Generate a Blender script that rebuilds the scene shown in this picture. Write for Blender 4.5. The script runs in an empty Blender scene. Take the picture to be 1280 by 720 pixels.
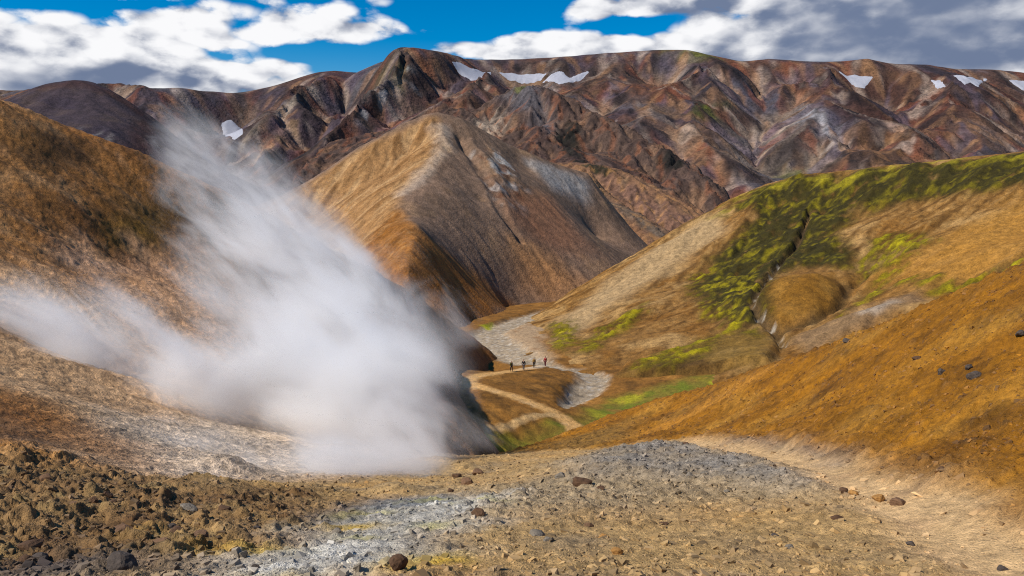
import bpy, bmesh, math, random
import numpy as np
from mathutils import Vector, Matrix, noise as mnoise

# ------------------------------------------------------------------ camera, sky, sun, exposure
SC = bpy.context.scene
COL = SC.collection
FPX = 1000.0                      # focal length in pixels of a 1280 wide picture
PITCH = math.atan(130.0 / FPX)    # looking slightly down
cam_d = bpy.data.cameras.new('camera')
cam_d.sensor_width = 36.0
cam_d.lens = 36.0 * FPX / 1280.0
cam_d.clip_start = 0.1
cam_d.clip_end = 20000.0
cam = bpy.data.objects.new('camera', cam_d)
COL.objects.link(cam)
cam.location = (0, 0, 0)
cam.rotation_euler = (math.pi / 2 - PITCH, 0, 0)
SC.camera = cam

SUN_AZ = math.radians(-112.0)      # clockwise from +Y (view direction): the sun stands to the left
SUN_EL = math.radians(45.0)
S_DIR = Vector((math.sin(SUN_AZ) * math.cos(SUN_EL), math.cos(SUN_AZ) * math.cos(SUN_EL), math.sin(SUN_EL)))
sun_d = bpy.data.lights.new('sun', 'SUN')
sun_d.energy = 5.0
sun_d.angle = math.radians(0.53)
sun_d.color = (1.0, 0.94, 0.85)
sun = bpy.data.objects.new('sun', sun_d)
COL.objects.link(sun)
sun.rotation_euler = S_DIR.to_track_quat('Z', 'Y').to_euler()

SC.view_settings.view_transform = 'Standard'
SC.view_settings.look = 'None'
SC.view_settings.gamma = 1.0
SC.view_settings.use_curve_mapping = False
SC.view_settings.exposure = 0.08
SC.cycles.use_denoising = True
SC.cycles.filter_width = 1.1
SC.cycles.denoiser = 'OPENIMAGEDENOISE'
SC.cycles.denoising_prefilter = 'NONE'
SC.cycles.denoising_input_passes = 'RGB_ALBEDO_NORMAL'
SC.cycles.max_bounces = 8
SC.cycles.diffuse_bounces = 2
SC.cycles.volume_bounces = 6
SC.cycles.volume_max_steps = 512


def ray(px, py):
    """direction through a picture point, scaled so that its forward (Y) component is 1"""
    u = (px - 640.0) / FPX
    v = (360.0 - py) / FPX
    y = math.cos(PITCH) + v * math.sin(PITCH)
    z = -math.sin(PITCH) + v * math.cos(PITCH)
    return u / y, z / y


def pix(px, py, Y):
    a, b = ray(px, py)
    return (a * Y, Y, b * Y)


# ---- world: Nishita sky with clouds drifting in it
world = bpy.data.worlds.new('World')
SC.world = world
world.use_nodes = True
world.cycles.sampling_method = 'MANUAL'
world.cycles.sample_map_resolution = 256
NT = world.node_tree
NT.nodes.clear()


class NB:
    """tiny node builder"""
    def __init__(self, tree):
        self.t = tree

    def n(self, kind, **kw):
        nd = self.t.nodes.new(kind)
        for k, v in kw.items():
            setattr(nd, k, v)
        return nd

    def put(self, sock, v):
        if isinstance(v, bpy.types.NodeSocket):
            self.t.links.new(v, sock)
        elif v is not None:
            sock.default_value = v

    def math(self, op, a, b=None, c=None, clamp=False):
        nd = self.n('ShaderNodeMath', operation=op, use_clamp=clamp)
        self.put(nd.inputs[0], a)
        if b is not None:
            self.put(nd.inputs[1], b)
        if c is not None:
            self.put(nd.inputs[2], c)
        return nd.outputs[0]

    def vec(self, op, a, b=None, s=None):
        nd = self.n('ShaderNodeVectorMath', operation=op)
        self.put(nd.inputs[0], a)
        if b is not None:
            self.put(nd.inputs[1], b)
        if s is not None:
            self.put(nd.inputs['Scale'], s)
        return nd.outputs['Value'] if op in ('LENGTH', 'DOT_PRODUCT', 'DISTANCE') else nd.outputs[0]

    def noise(self, v, scale, detail=4.0, rough=0.5, dist=0.0, lac=2.0):
        nd = self.n('ShaderNodeTexNoise')
        self.put(nd.inputs['Vector'], v)
        self.put(nd.inputs['Scale'], scale)
        self.put(nd.inputs['Detail'], detail)
        self.put(nd.inputs['Roughness'], rough)
        self.put(nd.inputs['Distortion'], dist)
        self.put(nd.inputs['Lacunarity'], lac)
        return nd.outputs['Fac']

    def maprange(self, v, a, b, c, d, smooth=True):
        nd = self.n('ShaderNodeMapRange', interpolation_type='SMOOTHSTEP' if smooth else 'LINEAR')
        self.put(nd.inputs['Value'], v)
        for i, q in zip(('From Min', 'From Max', 'To Min', 'To Max'), (a, b, c, d)):
            self.put(nd.inputs[i], q)
        return nd.outputs[0]

    def mix(self, f, a, b, blend='MIX'):
        nd = self.n('ShaderNodeMix', data_type='RGBA', blend_type=blend)
        self.put(nd.inputs[0], f)
        self.put(nd.inputs[6], a)
        self.put(nd.inputs[7], b)
        return nd.outputs[2]


def lin(r, g, b):
    """picture colour (0-255) to linear"""
    out = []
    for c in (r, g, b):
        c = c / 255.0
        out.append(c / 12.92 if c <= 0.04045 else ((c + 0.055) / 1.055) ** 2.4)
    return tuple(out)


W = NB(NT)
sky = W.n('ShaderNodeTexSky', sky_type='NISHITA')
sky.sun_disc = False
sky.sun_elevation = SUN_EL
sky.sun_rotation = SUN_AZ
sky.altitude = 900.0
sky.air_density = 1.0
sky.dust_density = 0.1
sky.ozone_density = 2.0
hsv = W.n('ShaderNodeHueSaturation')
hsv.inputs['Saturation'].default_value = 1.75
hsv.inputs['Value'].default_value = 1.0
hsv.inputs['Hue'].default_value = 0.503
NT.links.new(sky.outputs[0], hsv.inputs['Color'])
tc = W.n('ShaderNodeTexCoord')
DIRV = tc.outputs['Generated']


def skydir(px, py):
    a, b = ray(px, py)
    v = Vector((a, 1.0, b)).normalized()
    return v


def blob(px, py, rx, ry, w):
    """soft elliptical weight round a direction of the sky"""
    c = skydir(px, py)
    d = W.vec('SUBTRACT', DIRV, tuple(c))
    d = W.vec('MULTIPLY', d, (FPX / rx, FPX / rx, FPX / ry))
    l = W.vec('LENGTH', d)
    return W.maprange(l, 1.5, 0.0, 0.0, w)


def addall(lst):
    s = lst[0]
    for q in lst[1:]:
        s = W.math('ADD', s, q)
    return s


CPOS = W.vec('MULTIPLY', DIRV, (1.0, 1.0, 2.0))


def cloudfield(off):
    p = W.vec('ADD', CPOS, off)
    a = W.noise(p, 4.5, 1.0, 0.5, 0.0)
    b = W.noise(p, 13.0, 6.0, 0.58, 0.0)
    vo = W.n('ShaderNodeTexVoronoi', feature='F1')
    wob = W.vec('ADD', p, W.vec('SCALE', b, s=0.03))
    W.put(vo.inputs['Vector'], wob)
    vo.inputs['Scale'].default_value = 20.0
    vo.inputs['Detail'].default_value = 1.0
    vo.inputs['Roughness'].default_value = 0.45
    c = W.math('SUBTRACT', 0.75, vo.outputs['Distance'])
    s_ = W.math('MULTIPLY_ADD', a, 0.36, W.math('MULTIPLY', b, 0.46))
    return W.math('MULTIPLY_ADD', c, 0.30, s_)


cov = addall([blob(60, 66, 190, 56, .30), blob(240, 96, 190, 36, .28), blob(190, 44, 120, 22, .10), blob(300, 22, 230, 30, .24), blob(480, 40, 100, 20, .16),
              blob(395, 86, 70, 14, .12), blob(690, 50, 100, 34, .42), blob(770, 66, 80, 14, .20), blob(640, 66, 60, 12, .14), blob(1060, 35, 240, 75, .40), blob(1240, 30, 200, 90, .40), blob(1080, 85, 260, 24, .24),
              blob(880, 60, 70, 26, .27), blob(830, 4, 150, 15, .26), blob(500, 0, 50, 8, .16), blob(560, 64, 70, 12, .18),
              blob(600, 22, 100, 26, -.34), blob(760, 34, 80, 12, -.28), blob(400, 68, 80, 9, -.22), blob(290, 70, 50, 9, -.14), blob(450, 86, 70, 14, -.16), blob(150, 26, 60, 8, -.14),
              blob(40, -4, 110, 14, -.26), blob(640, -20, 120, 30, -.2)])
OFF = (3.1, 1.7, 0.4)
n0 = cloudfield(OFF)
n1 = cloudfield((OFF[0] - 0.016, OFF[1], OFF[2] + 0.040))
base = W.math('ADD', W.math('SUBTRACT', n0, 0.060), cov)
dens = W.maprange(base, 0.445, 0.585, 0.0, 1.0)
thick = W.maprange(base, 0.50, 0.95, 0.0, 1.0)
dark = addall([blob(40, 102, 200, 36, .80), blob(230, 112, 130, 22, .45), blob(1230, 60, 280, 90, .80), blob(1040, 78, 170, 22, .26), blob(1010, 20, 180, 40, .36), blob(1190, 20, 200, 60, .10)])
calm_ = W.maprange(addall([blob(1150, 50, 230, 90, 1.0), blob(60, 105, 150, 30, .8)]), 0.0, 1.0, 5.5, 2.2)
lit = W.math('SUBTRACT', n0, n1)
lit = W.math('MULTIPLY_ADD', lit, calm_, 0.68)
lit = W.math('SUBTRACT', lit, W.math('MULTIPLY', thick, 0.22))
lit = W.maprange(W.math('SUBTRACT', lit, dark), -0.75, 0.98, 0.0, 1.0)
K = 10.0
cl = W.mix(lit, tuple(K * c for c in lin(108, 122, 150)) + (1,), tuple(K * c for c in lin(244, 244, 246)) + (1,))
sepz = W.n('ShaderNodeSeparateXYZ')
NT.links.new(DIRV, sepz.inputs[0])
dens = W.math('MULTIPLY', dens, W.maprange(sepz.outputs['Z'], 0.0, 0.04, 0.0, 1.0))
skyc = W.mix(dens, hsv.outputs[0], cl)
bg = W.n('ShaderNodeBackground')
NT.links.new(skyc, bg.inputs['Color'])
bg.inputs['Strength'].default_value = 0.10
wo = W.n('ShaderNodeOutputWorld')
NT.links.new(bg.outputs[0], wo.inputs['Surface'])

# ------------------------------------------------------------------ noise
def _h(ix, iy, seed):
    a = (ix.astype(np.int64) * 374761393 + iy.astype(np.int64) * 668265263 + seed * 982451653) & 0xFFFFFFFF
    a = ((a ^ (a >> 13)) * 1274126177) & 0xFFFFFFFF
    a = ((a ^ (a >> 16)) * 2246822519) & 0xFFFFFFFF
    return ((a ^ (a >> 15)) & 0xFFFFFF) / float(0xFFFFFF)


def perlin(x, y, seed=0):
    ix = np.floor(x); iy = np.floor(y)
    fx = x - ix; fy = y - iy
    u = fx * fx * fx * (fx * (fx * 6 - 15) + 10)
    v = fy * fy * fy * (fy * (fy * 6 - 15) + 10)

    def g(dx, dy):
        a = _h(ix + dx, iy + dy, seed) * (2 * math.pi)
        return np.cos(a) * (fx - dx) + np.sin(a) * (fy - dy)
    a = g(0, 0); b = g(1, 0); c = g(0, 1); d = g(1, 1)
    return (a + (b - a) * u + (c - a) * v + (a - b - c + d) * u * v) * 1.5


def fbm(x, y, octv=5, seed=0, gain=0.5, ridged=False):
    s = np.zeros_like(x); a = 1.0; t = 0.0
    for i in range(octv):
        n = perlin(x, y, seed + i * 17)
        if ridged:
            n = 1 - 2 * np.abs(n)
        s += a * n; t += a
        x = x * 2.03 + 13.7; y = y * 2.03 + 7.1; a *= gain
    return s / t


def sst(v, a, b):
    t = np.clip((v - a) / (b - a), 0, 1)
    return t * t * (3 - 2 * t)


def domes(x, y, cell, seed, keep=0.6, sharp=1.0):
    """stones pressed into the ground: one lump in some of the cells; height in cell units"""
    px = x / cell + .22 * perlin(x / cell * 2.3, y / cell * 2.3, seed + 60); py = y / cell + .22 * perlin(x / cell * 2.3 + 9, y / cell * 2.3, seed + 61)
    ix = np.floor(px); iy = np.floor(py)
    best = np.zeros_like(x)
    for dx in (-1, 0, 1):
        for dy in (-1, 0, 1):
            cx = ix + dx; cy = iy + dy
            r = _h(cx, cy, seed + 3)
            ox = cx + 0.15 + 0.7 * _h(cx, cy, seed); oy = cy + 0.15 + 0.7 * _h(cx, cy, seed + 1)
            an = _h(cx, cy, seed + 2) * 6.283
            ex = 0.75 + 0.5 * _h(cx, cy, seed + 5)
            vx = px - ox; vy = py - oy
            a = (vx * np.cos(an) + vy * np.sin(an)) * ex; b = (-vx * np.sin(an) + vy * np.cos(an)) / ex
            d = np.maximum(np.abs(a) * 0.9 + np.abs(b) * 0.35, np.abs(b) * 0.95 + np.abs(a) * 0.2)
            rad = 0.18 + 0.36 * _h(cx, cy, seed + 4)
            k = np.clip(1 - d / rad, 0, 1)
            k = np.sqrt(k * (2 - k)) * (.7 + .3 * k)
            best = np.maximum(best, np.where(r < keep, k * rad * .8, 0))
    return best


# ------------------------------------------------------------------ height fields
class Field:
    """a height field over a rectangle of the ground, fitted through control points"""
    def __init__(s, x0, x1, y0, y1, step, pts, beta=1.2, coarse=1, blur=1):
        s.x0, s.y0, s.step = x0, y0, step
        s.nx = int(round((x1 - x0) / step)) + 1; s.ny = int(round((y1 - y0) / step)) + 1
        P = np.array(pts, float)
        key = np.unique(np.round(P[:, :2] / (step * 1.5)).astype(int), axis=0, return_index=True)[1]
        P = P[np.sort(key)]
        sc = max(x1 - x0, y1 - y0)
        A = P[:, :2] / sc
        n = len(P)
        D = np.sqrt(((A[:, None] - A[None]) ** 2).sum(-1)) ** beta
        M = np.zeros((n + 3, n + 3))
        M[:n, :n] = D - np.eye(n) * 0.0006
        M[:n, n] = 1; M[:n, n + 1:] = A
        M[n:, :n] = M[:n, n:].T
        w = np.linalg.solve(M, np.concatenate([P[:, 2], [0, 0, 0]]))
        c = coarse
        cx = x0 + np.arange(0, s.nx + c, c) * step; cy = y0 + np.arange(0, s.ny + c, c) * step
        gx, gy = np.meshgrid(cx / sc, cy / sc)
        H = w[n] + w[n + 1] * gx + w[n + 2] * gy
        for i in range(n):
            H += w[i] * ((gx - A[i, 0]) ** 2 + (gy - A[i, 1]) ** 2) ** (beta / 2)
        if c > 1:
            fx = np.arange(s.nx) / c; fy = np.arange(s.ny) / c
            i = np.minimum(fx.astype(int), len(cx) - 2); t = fx - i
            H = H[:, i] * (1 - t) + H[:, i + 1] * t
            j = np.minimum(fy.astype(int), len(cy) - 2); t = (fy - j)[:, None]
            H = H[j] * (1 - t) + H[j + 1] * t
        s.H = blurred(H[:s.ny, :s.nx], blur)
        s.X, s.Y = np.meshgrid(x0 + np.arange(s.nx) * step, y0 + np.arange(s.ny) * step)
        s.col = np.zeros((s.ny, s.nx, 3)) + 0.3
        s.lab = np.zeros((s.ny, s.nx), int)

    def sample(s, A, x, y):
        fx = np.clip((x - s.x0) / s.step, 0, s.nx - 1.001); fy = np.clip((y - s.y0) / s.step, 0, s.ny - 1.001)
        i = fx.astype(int); j = fy.astype(int)
        u = fx - i; v = fy - j
        if A.ndim == 3:
            u = u[..., None]; v = v[..., None]
        return (A[j, i] * (1 - u) + A[j, i + 1] * u) * (1 - v) + (A[j + 1, i] * (1 - u) + A[j + 1, i + 1] * u) * v

    def z(s, x, y):
        return float(s.sample(s.H, np.array([float(x)]), np.array([float(y)]))[0])

    def hit(s, px, py, y0=None, y1=None):
        """where the sight line through a picture point meets this ground"""
        a, b = ray(px, py)
        y0 = y0 or s.y0; y1 = y1 or s.y0 + (s.ny - 1) * s.step
        Y = np.exp(np.linspace(math.log(max(y0, 1.5)), math.log(y1), 900))
        X = a * Y
        ok = (X >= s.x0) & (X <= s.x0 + (s.nx - 1) * s.step)
        d = np.where(ok, s.sample(s.H, X, Y) - b * Y, -1e9)
        k = np.nonzero(d >= 0)[0]
        k = k[0] if len(k) else int(np.argmax(d / Y))
        return float(X[k]), float(Y[k])

    def grad(s):
        gy, gx = np.gradient(s.H, s.step)
        return gx, gy

    def gully(s, wl, amp, octv=3, seed=0, g0=0.5, gain=0.5, pre=2, sharp=False, mask=1.0):
        """rills running down the slope"""
        tot = np.zeros_like(s.H)
        base = blurred(s.H, pre)
        for o in range(octv):
            gy, gx = np.gradient(base, s.step)
            g = np.sqrt(gx * gx + gy * gy) + 1e-6
            tx, ty = -gy / g, gx / g
            p, q = s.X / wl, s.Y / wl
            ix = np.floor(p); iy = np.floor(q)
            acc = np.zeros_like(s.H); ws = np.zeros_like(s.H) + 1e-6
            for dx in (-1, 0, 1):
                for dy in (-1, 0, 1):
                    cx, cy = ix + dx, iy + dy
                    vx = p - cx - _h(cx, cy, seed + o * 7); vy = q - cy - _h(cx, cy, seed + o * 7 + 1)
                    w = np.exp(-2.6 * (vx * vx + vy * vy))
                    acc += w * np.cos(6.283 * (vx * tx + vy * ty) + 6.283 * _h(cx, cy, seed + o * 7 + 2))
                    ws += w
            n = acc / ws
            if sharp:
                n = 1 - 2 * np.abs(n)
            n = n * np.clip(g / g0, 0, 1)
            base = base + amp * n * mask
            tot += amp * n * mask
            wl *= 0.5; amp *= gain
        s.H = s.H + tot
        return tot / (np.abs(tot).max() + 1e-9)

    def streaks(s, wl, seed=0, pre=6):
        keep = s.H
        n = s.gully(wl, 1.0, 2, seed, .3, .6, pre)
        s.H = keep
        return n

    def bump(s, wl, amp, octv=4, seed=0, gain=0.5, ridged=False, mask=1.0):
        s.H += amp * mask * fbm(s.X / wl, s.Y / wl, octv, seed, gain, ridged)

    # ---- colour
    def mixc(s, rgb, m):
        m = np.clip(m, 0, 1)[..., None]
        s.col = s.col * (1 - m) + np.array(rgb) * m

    def poly(s, pts, soft, wob=0.0, wl=None, seed=5, xy=None):
        """soft mask of a patch of ground whose outline was read from the picture and laid on the ground"""
        Q = np.array(xy if xy is not None else [s.hit(*p) for p in pts])
        X, Y = s.X, s.Y
        m = wob + soft
        sl = (X[0] >= Q[:, 0].min() - m) & (X[0] <= Q[:, 0].max() + m)
        sr = (Y[:, 0] >= Q[:, 1].min() - m) & (Y[:, 0] <= Q[:, 1].max() + m)
        out = np.zeros_like(s.H)
        if not sl.any() or not sr.any():
            return out
        I = np.ix_(sr, sl)
        X = X[I]; Y = Y[I]
        ins = np.zeros(X.shape, bool); dm = np.full(X.shape, 1e18)
        for (ax, ay), (bx, by) in zip(Q, np.roll(Q, -1, 0)):
            if abs(by - ay) > 1e-9:
                c = ((ay > Y) != (by > Y)) & (X < (bx - ax) * (Y - ay) / (by - ay) + ax)
                ins ^= c
            L = (bx - ax) ** 2 + (by - ay) ** 2 + 1e-9
            t = np.clip(((X - ax) * (bx - ax) + (Y - ay) * (by - ay)) / L, 0, 1)
            dm = np.minimum(dm, (X - ax - t * (bx - ax)) ** 2 + (Y - ay - t * (by - ay)) ** 2)
        d = np.sqrt(dm); d = np.where(ins, d, -d)
        if wob:
            d = d + wob * fbm(X / (wl or wob * 3), Y / (wl or wob * 3), 4, seed)
        out[I] = sst(d, -soft, soft)
        return out

    def line(s, pts, width, soft=None, wob=0.0, wl=None, seed=9, xy=None):
        """soft mask along a line; width in metres (single or per point)"""
        Q = np.array(xy if xy is not None else [s.hit(*p) for p in pts])
        wd = np.full(len(Q), width) if np.isscalar(width) else np.array(width, float)
        X, Y = s.X, s.Y
        if wob:
            X = X + wob * fbm(X / (wl or wob * 4), Y / (wl or wob * 4), 3, seed)
            Y = Y + wob * fbm(s.X / (wl or wob * 4), s.Y / (wl or wob * 4), 3, seed + 40)
        best = np.full(X.shape, -1e9)
        for i in range(len(Q) - 1):
            (ax, ay), (bx, by) = Q[i], Q[i + 1]
            L = (bx - ax) ** 2 + (by - ay) ** 2 + 1e-9
            t = np.clip(((X - ax) * (bx - ax) + (Y - ay) * (by - ay)) / L, 0, 1)
            d = np.sqrt((X - ax - t * (bx - ax)) ** 2 + (Y - ay - t * (by - ay)) ** 2)
            best = np.maximum(best, 1 - d / (wd[i] * (1 - t) + wd[i + 1] * t))
        return sst(best, 0.0, soft or 0.6)

    def vary(s, rgb, wl, lo, hi, amount=1.0, seed=0, octv=5, sx=1.0, sy=1.0, mask=1.0):
        n = fbm(s.X / wl * sx, s.Y / wl * sy, octv, seed)
        s.mixc(rgb, sst(n, lo, hi) * amount * mask)


def blurred(H, k):
    for _ in range(int(k)):
        P = np.pad(H, 1, mode='edge')
        H = (P[:-2, 1:-1] + P[2:, 1:-1] + 2 * P[1:-1, 1:-1]) / 4
        P = np.pad(H, 1, mode='edge')
        H = (P[1:-1, :-2] + P[1:-1, 2:] + 2 * P[1:-1, 1:-1]) / 4
    return H


def lowpass(H, sig):
    P = np.pad(H, 60, mode='edge')
    fy = np.fft.fftfreq(P.shape[0])[:, None]; fx = np.fft.rfftfreq(P.shape[1])[None]
    return np.fft.irfft2(np.fft.rfft2(P) * np.exp(-2 * (math.pi * sig) ** 2 * (fx * fx + fy * fy)), P.shape)[60:-60, 60:-60]


def adj(col, k, sat=1.0, gam=1.0):
    l = col.mean(-1, keepdims=True)
    c = l + (col - l) * sat
    if gam != 1.0:
        m = col.mean()
        c = c * (np.maximum(l, 1e-3) / m) ** (gam - 1)
    k = k[..., None] if isinstance(k, np.ndarray) else k
    return np.maximum(c, .002) * k


def chain(pts, n=6):
    """points along a line given by (px, py, distance)"""
    out = []
    for a, b in zip(pts[:-1], pts[1:]):
        for t in np.arange(n) / n:
            out.append(pix(*[a[i] + (b[i] - a[i]) * t for i in range(3)]))
    out.append(pix(*pts[-1]))
    return out


def behind(pts, steps, n=2):
    """ground falling away behind a crest: steps = [(further, lower), ...]"""
    out = []
    for q in chain(pts, n):
        for dy, dz in steps:
            out.append((q[0] * (q[1] + dy) / q[1], q[1] + dy, q[2] - dz))
    return out


def P_(*pts):
    return [pix(*p) for p in pts]


# ------------------------------------------------------------------ materials
MATS = {}


def ground_mat(name, scale, bump, dist, var=0.25, rough=0.95, fine=6.0, speck=0.0):
    m = bpy.data.materials.new(name)
    m.use_nodes = True
    t = m.node_tree
    t.nodes.clear()
    b = NB(t)
    out = b.n('ShaderNodeOutputMaterial')
    bs = b.n('ShaderNodeBsdfPrincipled')
    bs.inputs['Roughness'].default_value = rough
    bs.inputs['Specular IOR Level'].default_value = 0.2
    at = b.n('ShaderNodeVertexColor', layer_name='Col')
    g = b.n('ShaderNodeNewGeometry')
    pos = g.outputs['Position']
    n1 = b.noise(pos, scale, 6.0, 0.65)
    n2 = b.noise(pos, scale * fine, 3.0, 0.6)
    f = b.math('ADD', b.math('MULTIPLY', n1, 0.6), b.math('MULTIPLY', n2, 0.4))
    f = b.maprange(f, 0.36, 0.64, 1.0 - var, 1.0 + var, False)
    c = b.vec('SCALE', at.outputs['Color'], s=f)
    t.links.new(c, bs.inputs['Base Color'])
    h = b.math('ADD', n1, b.math('MULTIPLY', n2, 0.45))
    bp = b.n('ShaderNodeBump')
    bp.inputs['Strength'].default_value = bump
    bp.inputs['Distance'].default_value = dist
    t.links.new(h, bp.inputs['Height'])
    t.links.new(bp.outputs[0], bs.inputs['Normal'])
    t.links.new(bs.outputs[0], out.inputs['Surface'])
    MATS[name] = m
    return m


def plain_mat(name, rgb, rough=0.8, nscale=6.0, var=0.2, bump=0.3, bdist=0.02, attr=False):
    m = bpy.data.materials.new(name)
    m.use_nodes = True
    t = m.node_tree
    t.nodes.clear()
    b = NB(t)
    out = b.n('ShaderNodeOutputMaterial')
    bs = b.n('ShaderNodeBsdfPrincipled')
    bs.inputs['Roughness'].default_value = rough
    bs.inputs['Specular IOR Level'].default_value = 0.25
    tcd = b.n('ShaderNodeTexCoord')
    n1 = b.noise(tcd.outputs['Object'], nscale, 6.0, 0.65)
    f = b.maprange(n1, 0.3, 0.7, 1 - var, 1 + var, False)
    src = tuple(rgb)
    if attr:
        src = b.n('ShaderNodeVertexColor', layer_name='Col').outputs['Color']
    c = b.vec('SCALE', src, s=f)
    t.links.new(c, bs.inputs['Base Color'])
    bp = b.n('ShaderNodeBump')
    bp.inputs['Strength'].default_value = bump
    bp.inputs['Distance'].default_value = bdist
    t.links.new(n1, bp.inputs['Height'])
    t.links.new(bp.outputs[0], bs.inputs['Normal'])
    t.links.new(bs.outputs[0], out.inputs['Surface'])
    MATS[name] = m
    return m


# ------------------------------------------------------------------ mesh building
def mesh_from(name, V, F, C=None, N=None, mat=None, smooth=True):
    """V (n,3), F (m,k) arrays"""
    me = bpy.data.meshes.new(name)
    k = F.shape[1]
    me.vertices.add(len(V)); me.loops.add(F.size); me.polygons.add(len(F))
    me.vertices.foreach_set('co', np.ascontiguousarray(V, np.float32).ravel())
    me.loops.foreach_set('vertex_index', np.ascontiguousarray(F, np.int32).ravel())
    me.polygons.foreach_set('loop_start', np.arange(len(F), dtype=np.int32) * k)
    me.polygons.foreach_set('use_smooth', np.full(len(F), smooth, bool))
    me.update(calc_edges=True)
    if C is not None:
        a = me.color_attributes.new('Col', 'FLOAT_COLOR', 'POINT')
        a.data.foreach_set('color', np.concatenate([C, np.ones((len(C), 1))], 1).astype(np.float32).ravel())
    if N is not None:
        me.normals_split_custom_set_from_vertices(N.astype(np.float32).tolist())
    if mat:
        me.materials.append(mat)
    return me


def put(name, me, kind=None, label=None, cat=None, group=None, parent=None):
    o = bpy.data.objects.new(name, me)
    COL.objects.link(o)
    if parent:
        o.parent = parent
    if kind:
        o['kind'] = kind
    if label:
        o['label'] = label
    if cat:
        o['category'] = cat
    if group:
        o['group'] = group
    return o


def grid_objects(X, Y, Z, C, labs, specs):
    """one sheet of ground, cut by its faces' labels into named objects that meet edge to edge"""
    ny, nx = X.shape
    V = np.stack([X, Y, Z], -1)
    du = np.gradient(V, axis=1); dv = np.gradient(V, axis=0)
    N = np.cross(du, dv)
    N /= np.linalg.norm(N, axis=-1, keepdims=True) + 1e-12
    V = V.reshape(-1, 3); N = N.reshape(-1, 3); C = np.clip(C, 0.004, 0.95).reshape(-1, 3)
    idx = np.arange(nx * ny).reshape(ny, nx)
    F = np.stack([idx[:-1, :-1], idx[:-1, 1:], idx[1:, 1:], idx[1:, :-1]], -1).reshape(-1, 4)
    L = labs[:-1, :-1].reshape(-1)
    out = []
    for k, (name, kind, label, cat, mat) in specs.items():
        f = F[L == k]
        if not len(f):
            continue
        u, inv = np.unique(f, return_inverse=True)
        f = inv.reshape(f.shape)
        me = mesh_from(name, V[u], f, C[u], N[u], MATS[mat])
        out.append(put(name, me, kind, label, cat))
    return out

# ================================================================== GROUND NEAR THE CAMERA
rightcrest = [(1280, 330, 19), (1215, 357, 21), (1150, 385, 23), (1050, 420, 27), (960, 452, 32), (900, 475, 37), (850, 495, 41), (780, 520, 43), (700, 545, 41), (640, 562, 38), (600, 577, 33)]
leftcrest = [(-180, 60, 66), (-80, 95, 69), (0, 125, 72), (60, 148, 74), (120, 172, 76), (180, 195, 78), (250, 225, 82), (330, 262, 91), (365, 281, 99), (400, 300, 109), (435, 320, 120), (470, 340, 129), (505, 362, 138), (540, 385, 145), (590, 420, 150), (612, 438, 152), (624, 450, 151)]
pts = [(0, 0, -1.7), (-4, 0, -1.8), (4, 0, -1.5), (0, -5, -1.0), (-8, -5, -1.2), (8, -5, -.5), (-12, 2, -1.5), (10, 3, -0.3), (-60, 0, 4), (-140, 0, 20), (-140, 60, 30), (-140, 150, 0)]
pts += P_((640, 720, 5.8), (300, 720, 6.0), (0, 720, 6.5), (-150, 720, 6.5), (1000, 720, 6.0), (1280, 720, 6.2), (1450, 720, 6),
          (640, 670, 8.2), (300, 670, 8.6), (0, 670, 8.2), (900, 670, 8.0), (640, 630, 11), (800, 630, 11), (950, 630, 10.5), (480, 650, 11), (150, 640, 10), (0, 620, 10),
          (760, 600, 14.5), (860, 590, 15), (960, 600, 13), (1050, 640, 9.5), (700, 620, 12.5))
pts += P_((1280, 690, 7), (1200, 655, 8.2), (1130, 622, 10), (1050, 595, 12.5), (960, 568, 17), (880, 553, 22))          # footpath
pts += chain([(900, 561, 19), (850, 556, 20), (780, 562, 19), (740, 570, 18), (690, 590, 16.5), (640, 605, 16), (600, 625, 14.5)], 3)  # edge of the grey mound
pts += P_((800, 545, 30), (740, 560, 29), (680, 575, 27), (840, 540, 32), (630, 590, 25), (590, 598, 22))
pts += P_((1280, 600, 8.1), (1280, 560, 9), (1280, 450, 12.1), (1280, 390, 15), (1150, 540, 12.7), (1150, 590, 10.6), (1150, 450, 17.3), (1000, 530, 21), (1000, 480, 26.5), (900, 530, 28), (850, 520, 36), (1060, 560, 14.8),
          (1400, 450, 12), (1400, 300, 20), (1500, 200, 22), (1500, 560, 8.5))
pts += chain(rightcrest, 3) + behind(rightcrest, [(6, 3.2), (16, 10), (34, 21)], 1)
pts += P_((0, 560, 14), (0, 480, 22), (0, 400, 32), (0, 300, 48), (0, 200, 62), (-150, 560, 13), (-200, 400, 27), (-200, 250, 46), (-200, 150, 58),
          (100, 450, 34), (200, 400, 48), (300, 400, 58), (400, 420, 80), (500, 440, 106), (450, 420, 95), (560, 450, 122), (540, 430, 122), (560, 480, 110), (540, 500, 97), (100, 250, 63), (200, 260, 72), (300, 290, 79), (400, 350, 98), (500, 400, 120), (450, 380, 110), (150, 330, 56), (120, 520, 22))
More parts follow.
